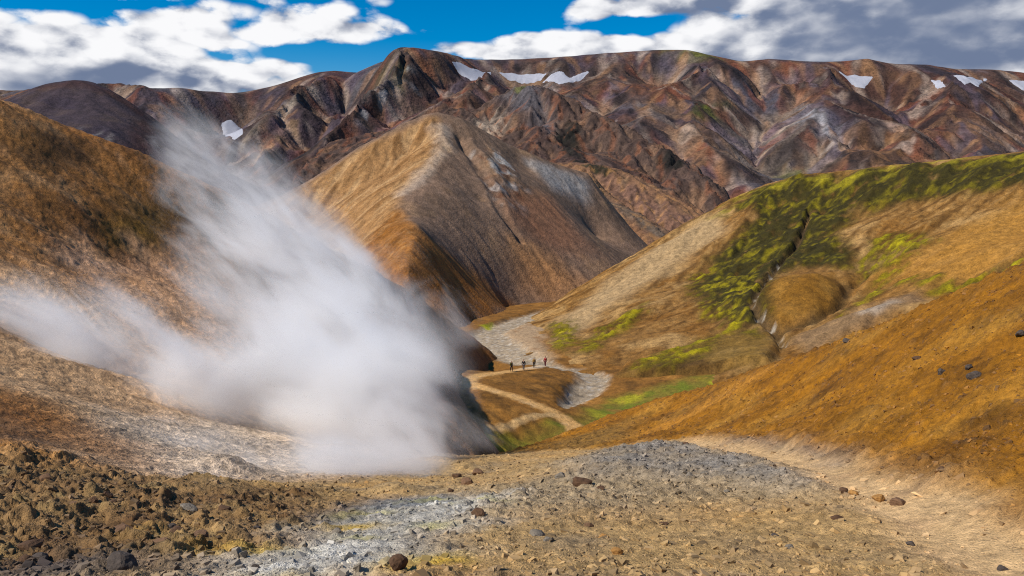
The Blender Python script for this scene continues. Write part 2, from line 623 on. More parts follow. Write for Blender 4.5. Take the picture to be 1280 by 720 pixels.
# steam basin
pts += P_((230, 628, 13.5), (320, 618, 14.5), (400, 622, 14.6), (480, 622, 15), (560, 606, 17), (300, 592, 19.5), (400, 588, 21.5), (480, 592, 21), (545, 580, 25), (585, 566, 30),
          (200, 545, 23), (300, 520, 33), (400, 505, 43), (500, 500, 74), (560, 505, 86), (250, 470, 38), (350, 460, 52), (450, 470, 70))
pts += chain([(572, 478, 114), (575, 495, 106.5), (585, 515, 99), (603, 540, 92)], 2)
pts += [(-4.0, 114, -33), (-4.5, 122, -34), (-4.0, 106, -34), (-2.0, 99, -35), (-3, 135, -37), (0, 150, -38), (2, 158, -40), (0, 94, -35), (-2, 146, -37), (-1, 50, -18.5), (-2, 70, -25), (-2.5, 84, -30), (4, 75, -30), (8, 88, -36), (20, 80, -34), (25, 60, -24), (40, 90, -33), (45, 60, -20), (3, 98, -38), (5, 107, -41), (9, 104, -42), (3, 116, -43), (11, 95, -40), (20, 100, -42), (30, 110, -42), (55, 120, -36), (55, 30, -4), (40, 25, 0), (80, 40, -6), (120, 20, 10), (120, 80, -20), (90, 120, -32), (130, 170, -36), (120, -5, 14), (60, -5, 10)]
pts += chain(leftcrest, 3) + behind(leftcrest, [(8, 4), (22, 16)], 1)
pts += [(-20, 172, -38), (-60, 140, -14), (-40, 170, -36), (30, 170, -44)]
NEAR = Field(-150, 130, -6, 180, 0.36, pts, 1.25, 3, 2)
N = NEAR
N0 = N.H.copy()
far = sst(N.Y, 30, 55)
lslope_px = [(-60, 575), (90, 585), (230, 600), (330, 600), (480, 592), (560, 575), (596, 560)]
LS = [N.hit(*p) for p in lslope_px]
lsxy = [(-150, LS[0][1] - 1.5)] + LS + [(-1.5, 60), (4, 90), (2, 180), (-150, 180)]
Mleft = N.poly(None, 1.2, 0.6, 3.0, xy=lsxy)
path_px = [(862, 553), (905, 557), (960, 566), (1010, 580), (1060, 596), (1120, 618), (1190, 650), (1290, 700), (1400, 760)]
Mpath = N.line(path_px, [.75, .75, .62, .54, .54, .58, .66, .78, .8], 0.42, 0.3, 1.0)
RS = [N.hit(*p) for p in [(640, 566), (740, 562), (800, 552), (870, 547), (960, 556), (1060, 575), (1150, 608), (1230, 645), (1300, 680)]]
rsxy = RS + [(20, 4), (130, -6), (130, 180), (12, 180), (-1, 62), (-1, 36)]
Mright = N.poly(None, 0.5, 0.35, 1.6, xy=rsxy)

# shape of the left slope: hollows, rills, terraces
Lm = Mleft * 1.0
rsx = N.gully(3.6, 0.07, 2, 203, .5, .5, 5, sharp=True, mask=Lm * sst(N.Y, 30, 50))
r1 = N.gully(9.0, 0.32, 3, 3, 0.5, 0.55, 4, mask=Lm * sst(N.Y, 16, 34))
N.bump(16, 0.35, 4, 11, mask=Lm * far)
st1 = N.streaks(3.2, 91) * Lm
st2 = N.streaks(1.3, 95) * Lm
hol = [((165, 305), 4.5, 1.5), ((110, 330), 3.0, .8), ((70, 190), 4, .8), ((300, 380), 3, .8)]
for (p, r, d) in hol:
    hx, hy = N.hit(*p)
    N.H -= d * np.exp(-(((N.X - hx) / r) ** 2 + ((N.Y - hy) / (r * 1.1)) ** 2))
# small cones of grey mud in the steam
for (p, r, h) in [((490, 616), .55, .26), ((545, 585), 1.1, .35), ((285, 590), .8, .45), ((380, 612), .6, .18), ((262, 618), .8, .32), ((330, 612), .5, .2), ((580, 592), .9, .4)]:
    hx, hy = N.hit(*p)
    dd = np.sqrt((N.X - hx) ** 2 + (N.Y - hy) ** 2) / r
    N.H += h * np.exp(-dd ** 2)
# orange slope: a few folds and rills
r2 = N.gully(3.4, 0.05, 3, 8, 0.5, 0.55, 3, mask=Mright)
N.bump(9, 0.35, 3, 21, mask=Mright * (1 - .6 * sst(-N.Y, -60, -30)))
N.bump(5.0, 0.10, 4, 31, mask=(1 - Mright) * (1 - Mleft))
N.H -= 0.10 * Mpath

# ---- colours of the near ground
ORANGE, ORANGE_L, ORANGE_D = lin(164, 112, 46), lin(190, 140, 70), lin(120, 80, 36)
BEIGE, GREY, GREYBLUE, PALE = lin(160, 132, 92), lin(122, 116, 110), lin(110, 112, 116), lin(210, 176, 132)
BROWN, BROWN_D, UMBER = lin(136, 92, 48), lin(84, 56, 30), lin(104, 70, 36)
N.col[:] = BEIGE
N.vary(lin(172, 134, 84), 2.2, -.1, .45, .6, 3)
N.vary(lin(140, 122, 98), 1.3, 0.0, .5, .7, 5)
gm = N.poly([(560, 612), (640, 604), (700, 590), (745, 567), (800, 560), (860, 558), (930, 572), (1000, 588), (1090, 622), (1010, 628), (900, 622), (780, 640), (660, 650), (560, 645)], 1.8, 1.0, 2.4)
N.mixc(lin(146, 130, 106), gm * .8)
gm2 = N.poly([(720, 580), (800, 562), (870, 562), (960, 580), (1060, 608), (1000, 615), (900, 600), (790, 598), (730, 600)], 0.8, 0.5, 1.5)
N.mixc(lin(126, 120, 112), gm2 * (.35 + .55 * sst(fbm(N.X / 1.2, N.Y / 1.2, 4, 301), -.3, .2)))
N.H += .12 * gm2
gm3 = N.poly([(190, 724), (330, 686), (420, 640), (540, 623), (640, 620), (600, 650), (540, 688), (470, 724)], 0.7, 0.6, 1.6)
N.mixc(lin(160, 156, 146), gm3 * .9)
N.mixc(lin(206, 202, 192), gm3 * sst(fbm(N.X / 1.1, N.Y / 1.1, 4, 77), .05, .4) * .8)
N.mixc(lin(104, 108, 110), N.poly([(390, 645), (460, 625), (560, 620), (560, 630), (450, 640), (370, 665)], .35, .25, 1.0) * .85)
N.mixc(lin(186, 176, 96), gm3 * sst(fbm(N.X / .9, N.Y / .9, 3, 90), .15, .4) * .6)
for p in [(545, 702, .32), (478, 712, .25), (300, 690, .5), (225, 690, .6), (440, 660, .5), (180, 672, .4)]:
    hx, hy = N.hit(p[0], p[1])
    d = np.sqrt((N.X - hx) ** 2 + (N.Y - hy) ** 2) / p[2] + .5 * fbm(N.X / .5, N.Y / .5, 3, 14)
    N.mixc(lin(196, 160, 60), sst(-d, -1.2, -.3) * .8)
# rubble in the lower left
Mrub = N.poly([(-80, 735), (-80, 560), (60, 560), (150, 590), (240, 610), (400, 612), (420, 640), (330, 680), (240, 700), (160, 735)], .9, .9, 1.8)
N.mixc(lin(130, 102, 70), Mrub * .85)
N.mixc(lin(92, 66, 44), Mrub * sst(fbm(N.X / 1.0, N.Y / 1.0, 5, 61), -.05, .3) * .8)
N.mixc(lin(168, 142, 98), Mrub * sst(fbm(N.X / .8, N.Y / .8, 4, 64), .1, .4) * .7)
N.mixc(lin(94, 90, 88), N.poly([(-40, 730), (60, 705), (190, 695), (140, 735)], .4, .3, .8) * .7)
# left slope
N.mixc(lin(150, 108, 62), Mleft)
N.vary(lin(108, 76, 42), 9, -.1, .3, .65, 31, 5, mask=Lm)
N.vary(lin(186, 150, 106), 5, .05, .4, .8, 33, 5, mask=Lm)
N.vary(lin(190, 158, 122), 11, .05, .4, .75, 35, 5, mask=Lm * sst(-N.Y, -66, -40))
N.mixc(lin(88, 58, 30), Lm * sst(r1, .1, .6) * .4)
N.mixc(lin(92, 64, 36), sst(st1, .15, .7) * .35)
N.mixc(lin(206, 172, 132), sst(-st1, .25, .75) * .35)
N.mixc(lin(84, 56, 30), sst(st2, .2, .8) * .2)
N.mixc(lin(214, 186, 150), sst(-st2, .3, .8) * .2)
N.mixc(lin(116, 90, 50), Lm * N.poly([(-40, 130), (60, 150), (120, 200), (110, 260), (40, 250), (-40, 290)], 5, 4, 9) * .4)
N.mixc(lin(64, 48, 28), Lm * N.poly([(20, 185), (90, 175), (110, 205), (80, 222), (40, 205)], 2.2, 2.0, 5) * .85)
N.mixc(lin(84, 66, 30), Lm * N.poly([(120, 245), (180, 235), (240, 265), (280, 285), (260, 300), (180, 280)], 2.5, 2.0, 6) * .75)
N.mixc(lin(104, 82, 34), Lm * N.poly([(125, 275), (200, 270), (205, 305), (190, 325), (140, 310)], 1.5, 1.0, 3) * .85)
N.mixc(lin(192, 162, 132), Lm * N.poly([(72, 325), (105, 298), (125, 330), (180, 330), (160, 300), (190, 320), (205, 345), (120, 345)], 1.5, 1.0, 3) * .8)
N.mixc(lin(196, 164, 128), Lm * N.poly([(-60, 380), (120, 345), (260, 340), (330, 400), (430, 560), (330, 590), (200, 580), (100, 520), (-60, 450)], 5, 3, 7) * .75)
N.mixc(lin(80, 62, 50), Lm * N.poly([(-40, 500), (30, 500), (80, 530), (60, 560), (-40, 545)], 1.5, 1, 3) * .8)
N.mixc(lin(204, 188, 166), Lm * N.poly([(160, 520), (330, 500), (520, 520), (570, 575), (480, 600), (330, 606), (240, 604), (150, 580)], 2.0, 1.5, 4) * .8)
N.mixc(lin(140, 92, 44), Lm * N.poly([(-40, 470), (80, 520), (200, 560), (150, 575), (50, 545), (-40, 500)], 1.2, 1, 3) * .6)
N.mixc(lin(150, 98, 58), Lm * N.poly([(470, 345), (540, 388), (590, 423), (620, 450), (590, 474), (585, 500), (595, 520), (540, 500), (480, 400)], 4, 3, 8) * .9)
N.mixc(lin(150, 104, 50), Lm * N.line([(-100, 90), (0, 127), (250, 227), (470, 342), (540, 387), (618, 447)], 2.0, .9, 1, 5) * .6)
# right slope
N.mixc(ORANGE, Mright)
N.vary(ORANGE_L, 3.0, 0.0, .4, .8, 51, 5, mask=Mright)
N.vary(ORANGE_D, 2.0, .05, .4, .75, 53, 5, mask=Mright)
N.vary(lin(116, 84, 46), 6.0, .12, .4, .55, 55, 5, mask=Mright)
N.mixc(ORANGE_D, Mright * sst(r2, .15, .7) * .15)
N.mixc(lin(205, 146, 74), Mright * N.line([(780, 550), (840, 530), (900, 500), (950, 470)], 1.4, .9, .5, 2) * .6)
N.mixc(lin(150, 116, 66), Mright * N.poly([(600, 580), (700, 550), (790, 522), (800, 535), (740, 560), (640, 595)], 1, 1, 3) * .8)
# footpath
N.mixc(PALE, Mpath * .95)
pw = N.line(path_px, [1.1, 1.1, .95, .9, .95, 1.05, 1.25, 1.5, 1.6], .9, .5, 1.2)
N.mixc(lin(190, 152, 110), pw * .4 * (1 - Mpath))
N.vary(lin(168, 136, 104), .9, .05, .4, .6, 71, 4, mask=Mpath)
N.mixc(lin(120, 112, 106), N.line([(905, 553), (1000, 560), (1060, 580)], .35, .8, .2, 1) * .5)

N.col = adj(N.col, 1 - .24 * Mright + .22 * (1 - Mright) * (1 - Mleft) * (1 - Mrub) * (1 - Mpath), 1.12)
N.col = N.col * (1 - (Mleft * (.25 + .75 * sst(N.Y, 30, 60)))[..., None] * np.array([.04, .16, .16]))
ground_mat('earth', 7.0, 1.0, 0.07, 0.42, fine=7.0)
ground_mat('slope_earth', 3.0, 0.9, 0.14, 0.55, fine=5.0)
NROW, NCOL = 680, 750
vv = np.exp(np.linspace(math.log(1.3), math.log(176.0), NROW))
tt = np.linspace(-1.0, 1.0, NCOL)
uu = tt * .84 + np.sign(tt) * np.maximum(0, np.abs(tt) - .86) * 4.0      # finer in the middle, reaching well past the picture
GX = uu[None] * (vv[:, None] * 0.90 + 1.9); GY = np.repeat(vv[:, None], NCOL, 1)
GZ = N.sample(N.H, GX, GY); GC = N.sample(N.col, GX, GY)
gl = N.sample(Mleft, GX, GY); gr = N.sample(Mright, GX, GY); gp = N.sample(Mpath, GX, GY); gb = N.sample(Mrub, GX, GY); g1 = N.sample(gm, GX, GY)
nearw = 1 - sst(GY, 22, 60)
flat = (1 - gl) * (1 - gr)
lump = domes(GX, GY, .30, 1, .55) * .30 * .55 + domes(GX, GY, .13, 4, .55) * .13 * .6 + domes(GX, GY, .06, 9, .5) * .06 * .6
big = domes(GX, GY, .75, 7, .5) * .75 * .5
roughn = fbm(GX / .5, GY / .5, 6, 101, .62)
crag = fbm(GX / 1.4, GY / 1.4, 6, 111, .6, True)
amp = np.clip(flat * .95 + gb * .9 + g1 * .7 + gr * 1.5 + gl * .8, 0, 1.8) * (1 - .8 * gp)
GZ = GZ + amp * (lump * .8 + .035 * roughn) + gb * sst(fbm(GX / 1.7, GY / 1.7, 3, 171), -.45, .3) * (big * .8 + .09 * crag + lump * .5) + gr * (.05 * crag + domes(GX, GY, .5, 13, .45) * .5 * .42 + domes(GX, GY, .24, 17, .4) * .24 * .5)
GZ = GZ + g1 * (1 - gp) * (.06 * crag + big * .24) + gl * (.12 * crag * sst(GY, 20, 40) + .05 * roughn)
GZ = GZ + gl * sst(GY, 35, 50) * .16 * fbm(GX / 2.2, GY / 2.2, 5, 131, .6)
tone = np.clip(1 + (.46 * fbm(GX / .35, GY / .35, 4, 141, .68) + .30 * fbm(GX / 1.6, GY / 1.6, 4, 145)) * (1 - .5 * gp), .45, 1.6)
stone = sst(lump, .035, .09)[..., None] * .35 * (1 - gp)[..., None]
GC = GC * tone[..., None]
clump = sst(fbm(GX / .8, GY / .8, 5, 401, .66), .0, .35) * gr + sst(fbm(GX / 1.6, GY / 1.2, 5, 403, .62), .02, .35) * gl * .8
GC = GC * (1 - .38 * clump)[..., None]
light = sst(fbm(GX / .4, GY / .4, 4, 407, .68), .15, .45) * (gr * .5 + gl * .4)
GC = GC * (1 + .45 * light)[..., None]
GC = GC * (1 - stone) + stone * np.array(lin(112, 92, 70))
glab = np.where(gl > .5, 1, np.where(gp > .5, 3, np.where(gr > .5, 2, 0)))
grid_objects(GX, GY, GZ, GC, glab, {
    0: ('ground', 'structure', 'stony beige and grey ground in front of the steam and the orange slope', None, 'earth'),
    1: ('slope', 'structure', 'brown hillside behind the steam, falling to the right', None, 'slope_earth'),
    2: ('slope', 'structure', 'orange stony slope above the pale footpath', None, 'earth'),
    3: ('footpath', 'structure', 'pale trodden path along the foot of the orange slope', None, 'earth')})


def near_z(x, y):
    """height of the finished near ground"""
    u = x / (y * 0.90 + 1.9)
    fi = (math.log(max(y, 1.31)) - math.log(1.3)) / (math.log(176.0) - math.log(1.3)) * (NROW - 1)
    fj = float(np.interp(u, uu, np.arange(NCOL)))
    i = int(min(max(fi, 0), NROW - 2)); j = int(min(max(fj, 0), NCOL - 2))
    a, b = min(max(fi - i, 0), 1), min(max(fj - j, 0), 1)
    return (GZ[i, j] * (1 - b) + GZ[i, j + 1] * b) * (1 - a) + (GZ[i + 1, j] * (1 - b) + GZ[i + 1, j + 1] * b) * a

# ================================================================== VALLEY FLOOR
trail = [(722, 538, 102), (715, 532, 104), (690, 514, 106.5), (665, 504, 107.5), (640, 495, 108.5), (610, 486, 110), (590, 481, 112), (584, 477, 114), (595, 471, 118), (620, 466, 123), (650, 461.5, 128), (668, 459, 130.5), (685, 455, 134)]
pts = chain(trail, 2)
pts += P_((650, 481, 119), (690, 492, 114), (672, 470, 124), (640, 478, 117), (620, 512, 103), (660, 527, 101), (600, 520, 99),
          (705, 480, 120), (712, 505, 119), (728, 492, 122), (748, 476, 128), (735, 463, 136), (705, 458, 139),
          (600, 414, 174), (640, 402, 188), (690, 386, 214), (620, 442, 154), (660, 422, 166), (690, 440, 150), (650, 448, 147), (600, 440, 155), (640, 384, 225), (720, 378, 232),
          (650, 562, 97), (720, 548, 103), (780, 510, 114), (830, 488, 120), (900, 472, 124), (960, 470, 126), (770, 490, 122), (590, 545, 93), (570, 480, 113.5), (575, 497, 106), (585, 517, 98.5), (603, 542, 92), (565, 470, 116.5), (575, 460, 122))
pts += [(-13, 125, -34), (-12, 105, -33.5), (-12, 95, -34), (-11, 140, -36), (-13, 115, -33.5)]
pts += [(-40, 100, -24), (-45, 150, -30), (-40, 200, -32), (-60, 260, -34), (-30, 300, -36), (40, 300, -37), (70, 200, -36), (80, 130, -34), (80, 100, -36), (0, 88, -36), (30, 88, -36)]
VAL = Field(-46, 86, 86, 320, 0.55, pts, 1.3, 2, 2)
V = VAL
river_px = [(706, 507), (720, 495), (738, 483), (744, 472), (728, 463), (700, 458.5), (668, 452), (640, 441), (618, 428), (610, 416), (632, 405), (662, 397), (690, 389), (720, 381)]
Mriv = V.line(river_px, [1.0, 2.2, 3.2, 3.4, 3.4, 3.2, 4.0, 5.0, 5.5, 4.6, 4.6, 5, 5, 5], .5, 1.0, 3.0)
Mriv2 = V.poly([(600, 412), (640, 398), (700, 382), (690, 395), (680, 430), (690, 448), (640, 450), (610, 430)], 2.0, 1.5, 5)
Mtrail = V.line(None, [1.9, 1.8, 1.4, 1.35, 1.35, 1.35, 1.4, 1.4, 1.2, 1.1, 1.1, 1.2, 1.3], .45, .15, 1.5, xy=[pix(*q)[:2] for q in trail])
V.H -= .55 * Mriv
V.bump(1.2, .22, 4, 5, mask=Mriv)
V.bump(3.0, .25, 5, 8, mask=(1 - Mriv) * (1 - Mtrail))
V.gully(2.6, .22, 2, 6, .4, .5, 2, mask=(1 - Mriv) * (1 - Mtrail))
# little terraces the water has cut in the gravel
V.H -= .35 * V.line([(612, 408), (650, 394), (700, 384)], 1.2, .6, .6, 3)
V.col[:] = lin(134, 94, 48)
V.vary(lin(96, 68, 34), 3.5, -.05, .35, .8, 3)
V.vary(lin(168, 122, 66), 5, .1, .4, .6, 5)
V.mixc(lin(176, 150, 120), Mriv2 * .9)
V.vary(lin(150, 112, 76), 4, .1, .4, .7, 15, mask=Mriv2)
V.mixc(lin(168, 150, 126), Mriv)
V.vary(lin(128, 116, 100), 1.2, .0, .35, .75, 11, mask=Mriv)
V.vary(lin(196, 186, 172), .8, .1, .35, .8, 13, mask=Mriv)
Mgr = V.poly([(600, 545), (690, 530), (725, 520), (760, 500), (800, 488), (880, 470), (960, 462), (980, 480), (800, 530), (700, 570), (600, 570)], 2, 2, 6)
Mgr = Mgr * (1 - Mtrail) * (1 - Mriv)
V.mixc(lin(120, 108, 48), Mgr)
V.vary(lin(104, 112, 40), 4, -.1, .3, .9, 17, mask=Mgr)
V.vary(lin(158, 152, 52), 7, .05, .3, .8, 19, mask=Mgr)
V.vary(lin(150, 110, 60), 3, .15, .4, .7, 23, mask=Mgr)
V.mixc(lin(160, 158, 40), V.poly([(600, 407), (616, 404), (612, 413)], .8, .5, 2))
V.mixc(lin(208, 164, 108), Mtrail)
V.vary(lin(214, 180, 136), 2.0, .0, .4, .6, 27, mask=Mtrail)
V.mixc(lin(196, 188, 172), Mtrail * sst(V.Y, 126, 131) * .6)
side = V.line([(610, 536), (650, 526), (690, 518)], .8, .6, .2, 2)
V.mixc(lin(190, 156, 110), side)
V.lab = np.where(Mtrail > .45, 2, np.where(Mriv > .5, 1, np.where(Mgr > .5, 3, 0)))
ground_mat('valley_earth', 1.6, 0.7, 0.12, 0.40, fine=4.0)
V.col = adj(V.col, .84, 1.1)
VC = V.col * np.clip(1 + .25 * fbm(V.X / .9, V.Y / .9, 4, 200, .65), .5, 1.5)[..., None]
grid_objects(V.X, V.Y, V.H, VC, V.lab, {
    0: ('valley_floor', 'structure', 'brown valley floor below the hills', None, 'valley_earth'),
    1: ('riverbed', 'structure', 'pale grey gravel bed winding through the valley', None, 'valley_earth'),
    2: ('trail', 'structure', 'ochre walking trail bending back on itself below the walkers', None, 'valley_earth'),
    3: ('grass', 'stuff', 'low green and yellow grass on the valley floor', 'grass', 'valley_earth')})

# ================================================================== MOSSY HILL ON THE RIGHT
gcrest = [(640, 412, 206), (690, 383, 214), (740, 350, 220), (800, 315, 224), (850, 285, 227), (900, 258, 230), (940, 236, 232), (1000, 220, 225), (1080, 210, 215), (1180, 200, 205), (1280, 190, 195), (1400, 178, 188)]
pts = chain(gcrest, 3) + behind(gcrest, [(14, 6), (40, 24), (70, 46)], 1)
pts += P_((682, 440, 152), (692, 432, 156), (700, 447, 146), (720, 456, 141), (745, 464, 136), (765, 474, 132), (775, 484, 128), (830, 476, 128), (900, 466, 126), (960, 456, 122), (685, 415, 172),
          (750, 400, 172), (800, 380, 174), (800, 425, 150), (770, 440, 145), (850, 410, 155), (850, 350, 188), (900, 400, 156), (900, 330, 192), (920, 290, 206), (970, 262, 212), (940, 345, 180),
          (1000, 290, 197), (1050, 262, 203), (1100, 290, 178), (1150, 255, 188), (1150, 318, 157), (1200, 300, 157), (1280, 258, 162), (1280, 310, 132), (1200, 350, 134), (1080, 330, 168), (1400, 260, 150), (1400, 320, 110),
          (800, 455, 139), (850, 445, 140), (900, 435, 140), (930, 425, 141), (760, 425, 155), (720, 425, 160), (830, 462, 133), (880, 458, 131), (1000, 250, 214), (1100, 240, 198), (1200, 240, 182))
# gullies, the round knoll and the long knoll
pts += chain([(1012, 270, 203), (1000, 300, 191), (962, 345, 171), (940, 378, 155), (950, 395, 149), (972, 412, 142.5), (976, 430, 138)], 3)
pts += chain([(1145, 312, 160), (1100, 335, 163), (1062, 358, 160), (1050, 385, 149), (1010, 405, 143.5), (975, 414, 142)], 2)
pts += P_((1000, 344, 158), (1030, 346, 157), (975, 352, 157), (1000, 370, 151), (975, 375, 151), (1030, 365, 152), (985, 395, 145.5), (1046, 360, 155), (1015, 385, 147))
pts += P_((1080, 382, 140), (1120, 368, 140), (1150, 366, 138), (1040, 402, 138), (1000, 420, 135), (1100, 400, 130), (1000, 440, 130), (1160, 380, 130)) + chain([(1165, 376, 133), (1200, 362, 134), (1240, 345, 132), (1290, 318, 130)], 2)
pts += [(-20, 160, -37), (-15, 200, -38), (-20, 240, -38), (60, 110, -34), (110, 105, -30), (20, 118, -37), (190, 110, -10), (210, 190, 5), (200, 260, -20)]
GR = Field(-25, 200, 108, 300, 0.62, pts, 1.35, 2, 1)
G = GR
gul = G.line([(1012, 265), (1000, 300), (962, 345), (940, 378), (950, 395), (972, 412), (976, 432)], [.8, 1.2, 1.4, 1.5, 1.6, 1.6, 1.6], .9, .4, 3)
gul2 = G.line([(1145, 312), (1100, 335), (1062, 358), (1050, 385), (1010, 405), (975, 414)], [.8, 1.2, 1.6, 1.5, 1.5, 1.6], .9, .4, 3)
gul3 = G.line([(1165, 376), (1200, 362), (1240, 345), (1290, 318)], 1.6, .9, .4, 3)
kn = G.poly([(945, 376), (960, 356), (1000, 345), (1040, 344), (1057, 362), (1045, 385), (1010, 400), (975, 408), (950, 395)], 2.0, .6, 4)
rg = G.gully(13, .75, 3, 2, .5, .5, 4, mask=1 - kn)
G.gully(5.0, .20, 3, 205, .5, .55, 6, sharp=True, mask=(1 - kn) * .8)
sg1 = G.streaks(5.0, 71, 8); sg2 = G.streaks(2.4, 75, 8)
bank = G.poly([(764, 481), (782, 462), (830, 445), (880, 432), (940, 418), (975, 430), (960, 455), (900, 464), (830, 474)], .7, .8, 3)
G.H += 1.5 * bank * sst(132 + 14 - G.Y, 0, 8)
moss_main = G.poly([(897, 272), (940, 240), (1000, 222), (1100, 212), (1280, 194), (1400, 182), (1400, 225), (1280, 232), (1200, 240), (1150, 250), (1095, 262), (1060, 262), (1048, 290), (1062, 335), (1010, 335), (965, 345), (942, 375), (950, 405), (915, 402), (890, 382), (872, 352), (882, 322), (925, 300), (938, 270)], 4, 5, 14, 31)
moss_gap = G.poly([(905, 262), (945, 256), (945, 275), (915, 285)], 2.5, 2, 5)
moss = np.clip(moss_main - moss_gap, 0, 1)
def mossnoise(seed, wl=4.5, sx=1.4):
    a = fbm(G.X / wl * sx, G.Y / wl, 5, seed, .6)
    return a
for pl, a in [([(690, 405), (715, 402), (722, 420), (705, 438), (688, 436)], 1.5), ([(722, 440), (750, 410), (808, 378), (800, 400), (760, 425), (735, 442)], 1.5), ([(790, 462), (800, 450), (870, 430), (900, 420), (880, 445), (830, 458)], 1.2),
              ([(1085, 300), (1130, 290), (1170, 300), (1120, 330), (1070, 350)], 1.5), ([(1050, 395), (1100, 345), (1130, 330), (1090, 375)], 1.2), ([(1100, 355), (1200, 352), (1280, 320), (1280, 332), (1180, 368)], 1.2), ([(860, 350), (900, 330), (960, 350), (940, 420), (900, 410), (870, 380)], 2.0)]:
    moss = np.maximum(moss, .9 * G.poly(pl, a * 1.6, a * 1.6, 5) * (.25 + .75 * sst(-sg1 - .6 * sg2 + .8 * fbm(G.X / 2.5, G.Y / 2.5, 4, 311), -.45, .3)))
mn = mossnoise(41)
streak = sst(mn + .2 * rg + .3 * sg1, -.55, -.1)
mossm = np.clip(moss * (.45 + .75 * streak), 0, 1) * (1 - gul)
G.H += mossm * (.45 + 1.0 * fbm(G.X / 3.2, G.Y / 3.2, 4, 55, .62))
G.H -= 1.3 * gul + .9 * gul2 + 1.4 * gul3
G.H += kn * (.25 + .35 * fbm(G.X / 4, G.Y / 4, 4, 29, .55, True))
G.bump(5, .22, 4, 66)
G.col[:] = lin(152, 114, 70)
G.vary(lin(196, 160, 112), 14, .0, .35, .8, 3, 4)
G.vary(lin(136, 94, 48), 10, .0, .35, .7, 5, 5)
G.mixc(lin(120, 88, 50), sst(rg, .15, .7) * .5)
G.mixc(lin(92, 64, 34), sst(sg1, .05, .5) * .7 * (1 - kn))
G.mixc(lin(190, 152, 104), sst(-sg1, .2, .7) * .5 * (1 - kn))
G.mixc(lin(86, 60, 32), sst(sg2, .12, .6) * .38 * (1 - kn))
G.mixc(lin(206, 166, 112), sst(-sg2, .2, .7) * .3 * (1 - kn))
G.mixc(lin(196, 168, 130), G.poly([(700, 400), (760, 350), (850, 292), (905, 265), (905, 290), (830, 340), (760, 385), (700, 425)], 4, 3, 9) * .8)
G.mixc(lin(184, 136, 76), G.poly([(1070, 360), (1180, 300), (1280, 245), (1420, 240), (1420, 330), (1280, 330), (1180, 365)], 6, 4, 12) * .75)
G.mixc(lin(146, 106, 54), kn * .9)
G.mixc(lin(176, 134, 76), kn * sst(fbm(G.X / 3, G.Y / 6, 4, 19), .0, .4) * .6)
G.vary(lin(130, 92, 44), 5, -.05, .3, .6, 12, mask=kn)
G.mixc(lin(150, 124, 96), G.poly([(985, 428), (1070, 388), (1140, 366), (1160, 375), (1100, 398), (1010, 440)], 2, 1, 4) * .8)
G.mixc(lin(190, 176, 160), G.poly([(1070, 392), (1110, 375), (1125, 378), (1095, 393)], 1, 1, 3) * .6)
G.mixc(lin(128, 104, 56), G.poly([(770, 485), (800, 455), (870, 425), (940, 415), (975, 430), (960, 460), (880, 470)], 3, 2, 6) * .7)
G.mixc(lin(72, 50, 30), G.poly([(765, 482), (830, 472), (900, 462), (900, 455), (860, 445), (800, 465)], 1.5, 1.2, 4) * .7)  # shadow line under the overhanging bank, painted as dark colour
G.mixc(lin(46, 42, 22), moss * .85 * sst(mn, -.45, .0))
bright = sst(.5 * fbm(G.X / 9, G.Y / 6.0, 3, 71, .6) + .42 * fbm(G.X / 2.0, G.Y / 1.8, 4, 73, .65) + .10 * mn - .22 * sg2 - .15 * sg1, -.02, .34)
low = G.poly([(870, 340), (960, 345), (950, 405), (915, 405), (885, 385)], 3, 3, 7)
small = np.clip(moss - moss_main, 0, 1)
G.mixc(lin(66, 60, 24), mossm * .88)
G.mixc(lin(146, 132, 30), mossm * np.clip(bright * (.78 - .3 * sst(G.X, 70, 100)) + .6 * low * bright + small * .6, 0, 1))
G.mixc(lin(172, 158, 36), mossm * np.clip(small * .7 + low * bright, 0, 1) * sst(fbm(G.X / 2.5, G.Y / 2.5, 4, 81), -.05, .3))
crestm = G.line([(900, 262), (940, 240), (1000, 224), (1080, 213), (1180, 203), (1280, 193), (1400, 181)], 7, .8, 2, 8)
G.mixc(lin(170, 156, 66), crestm * sst(fbm(G.X / 9, G.Y / 4, 4, 83), -.1, .3) * .8)
G.mixc(lin(92, 76, 56), gul * .7)
G.vary(lin(198, 188, 172), 1.5, .1, .35, .8, 91, mask=sst(gul, .35, .8) * (G.Y < 178))
G.mixc(lin(74, 60, 40), (gul2 + gul3) * .7)
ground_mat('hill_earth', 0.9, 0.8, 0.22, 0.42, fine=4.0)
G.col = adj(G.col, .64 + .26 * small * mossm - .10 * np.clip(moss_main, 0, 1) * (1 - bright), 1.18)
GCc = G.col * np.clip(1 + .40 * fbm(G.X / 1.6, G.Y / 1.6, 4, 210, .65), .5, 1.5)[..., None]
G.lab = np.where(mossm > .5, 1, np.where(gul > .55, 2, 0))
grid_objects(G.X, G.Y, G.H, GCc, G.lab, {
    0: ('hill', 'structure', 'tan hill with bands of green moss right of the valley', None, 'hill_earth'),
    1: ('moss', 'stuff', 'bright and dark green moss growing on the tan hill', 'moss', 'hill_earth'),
    2: ('stream_bed', 'structure', 'narrow stony gully winding round the orange knoll', None, 'hill_earth')})

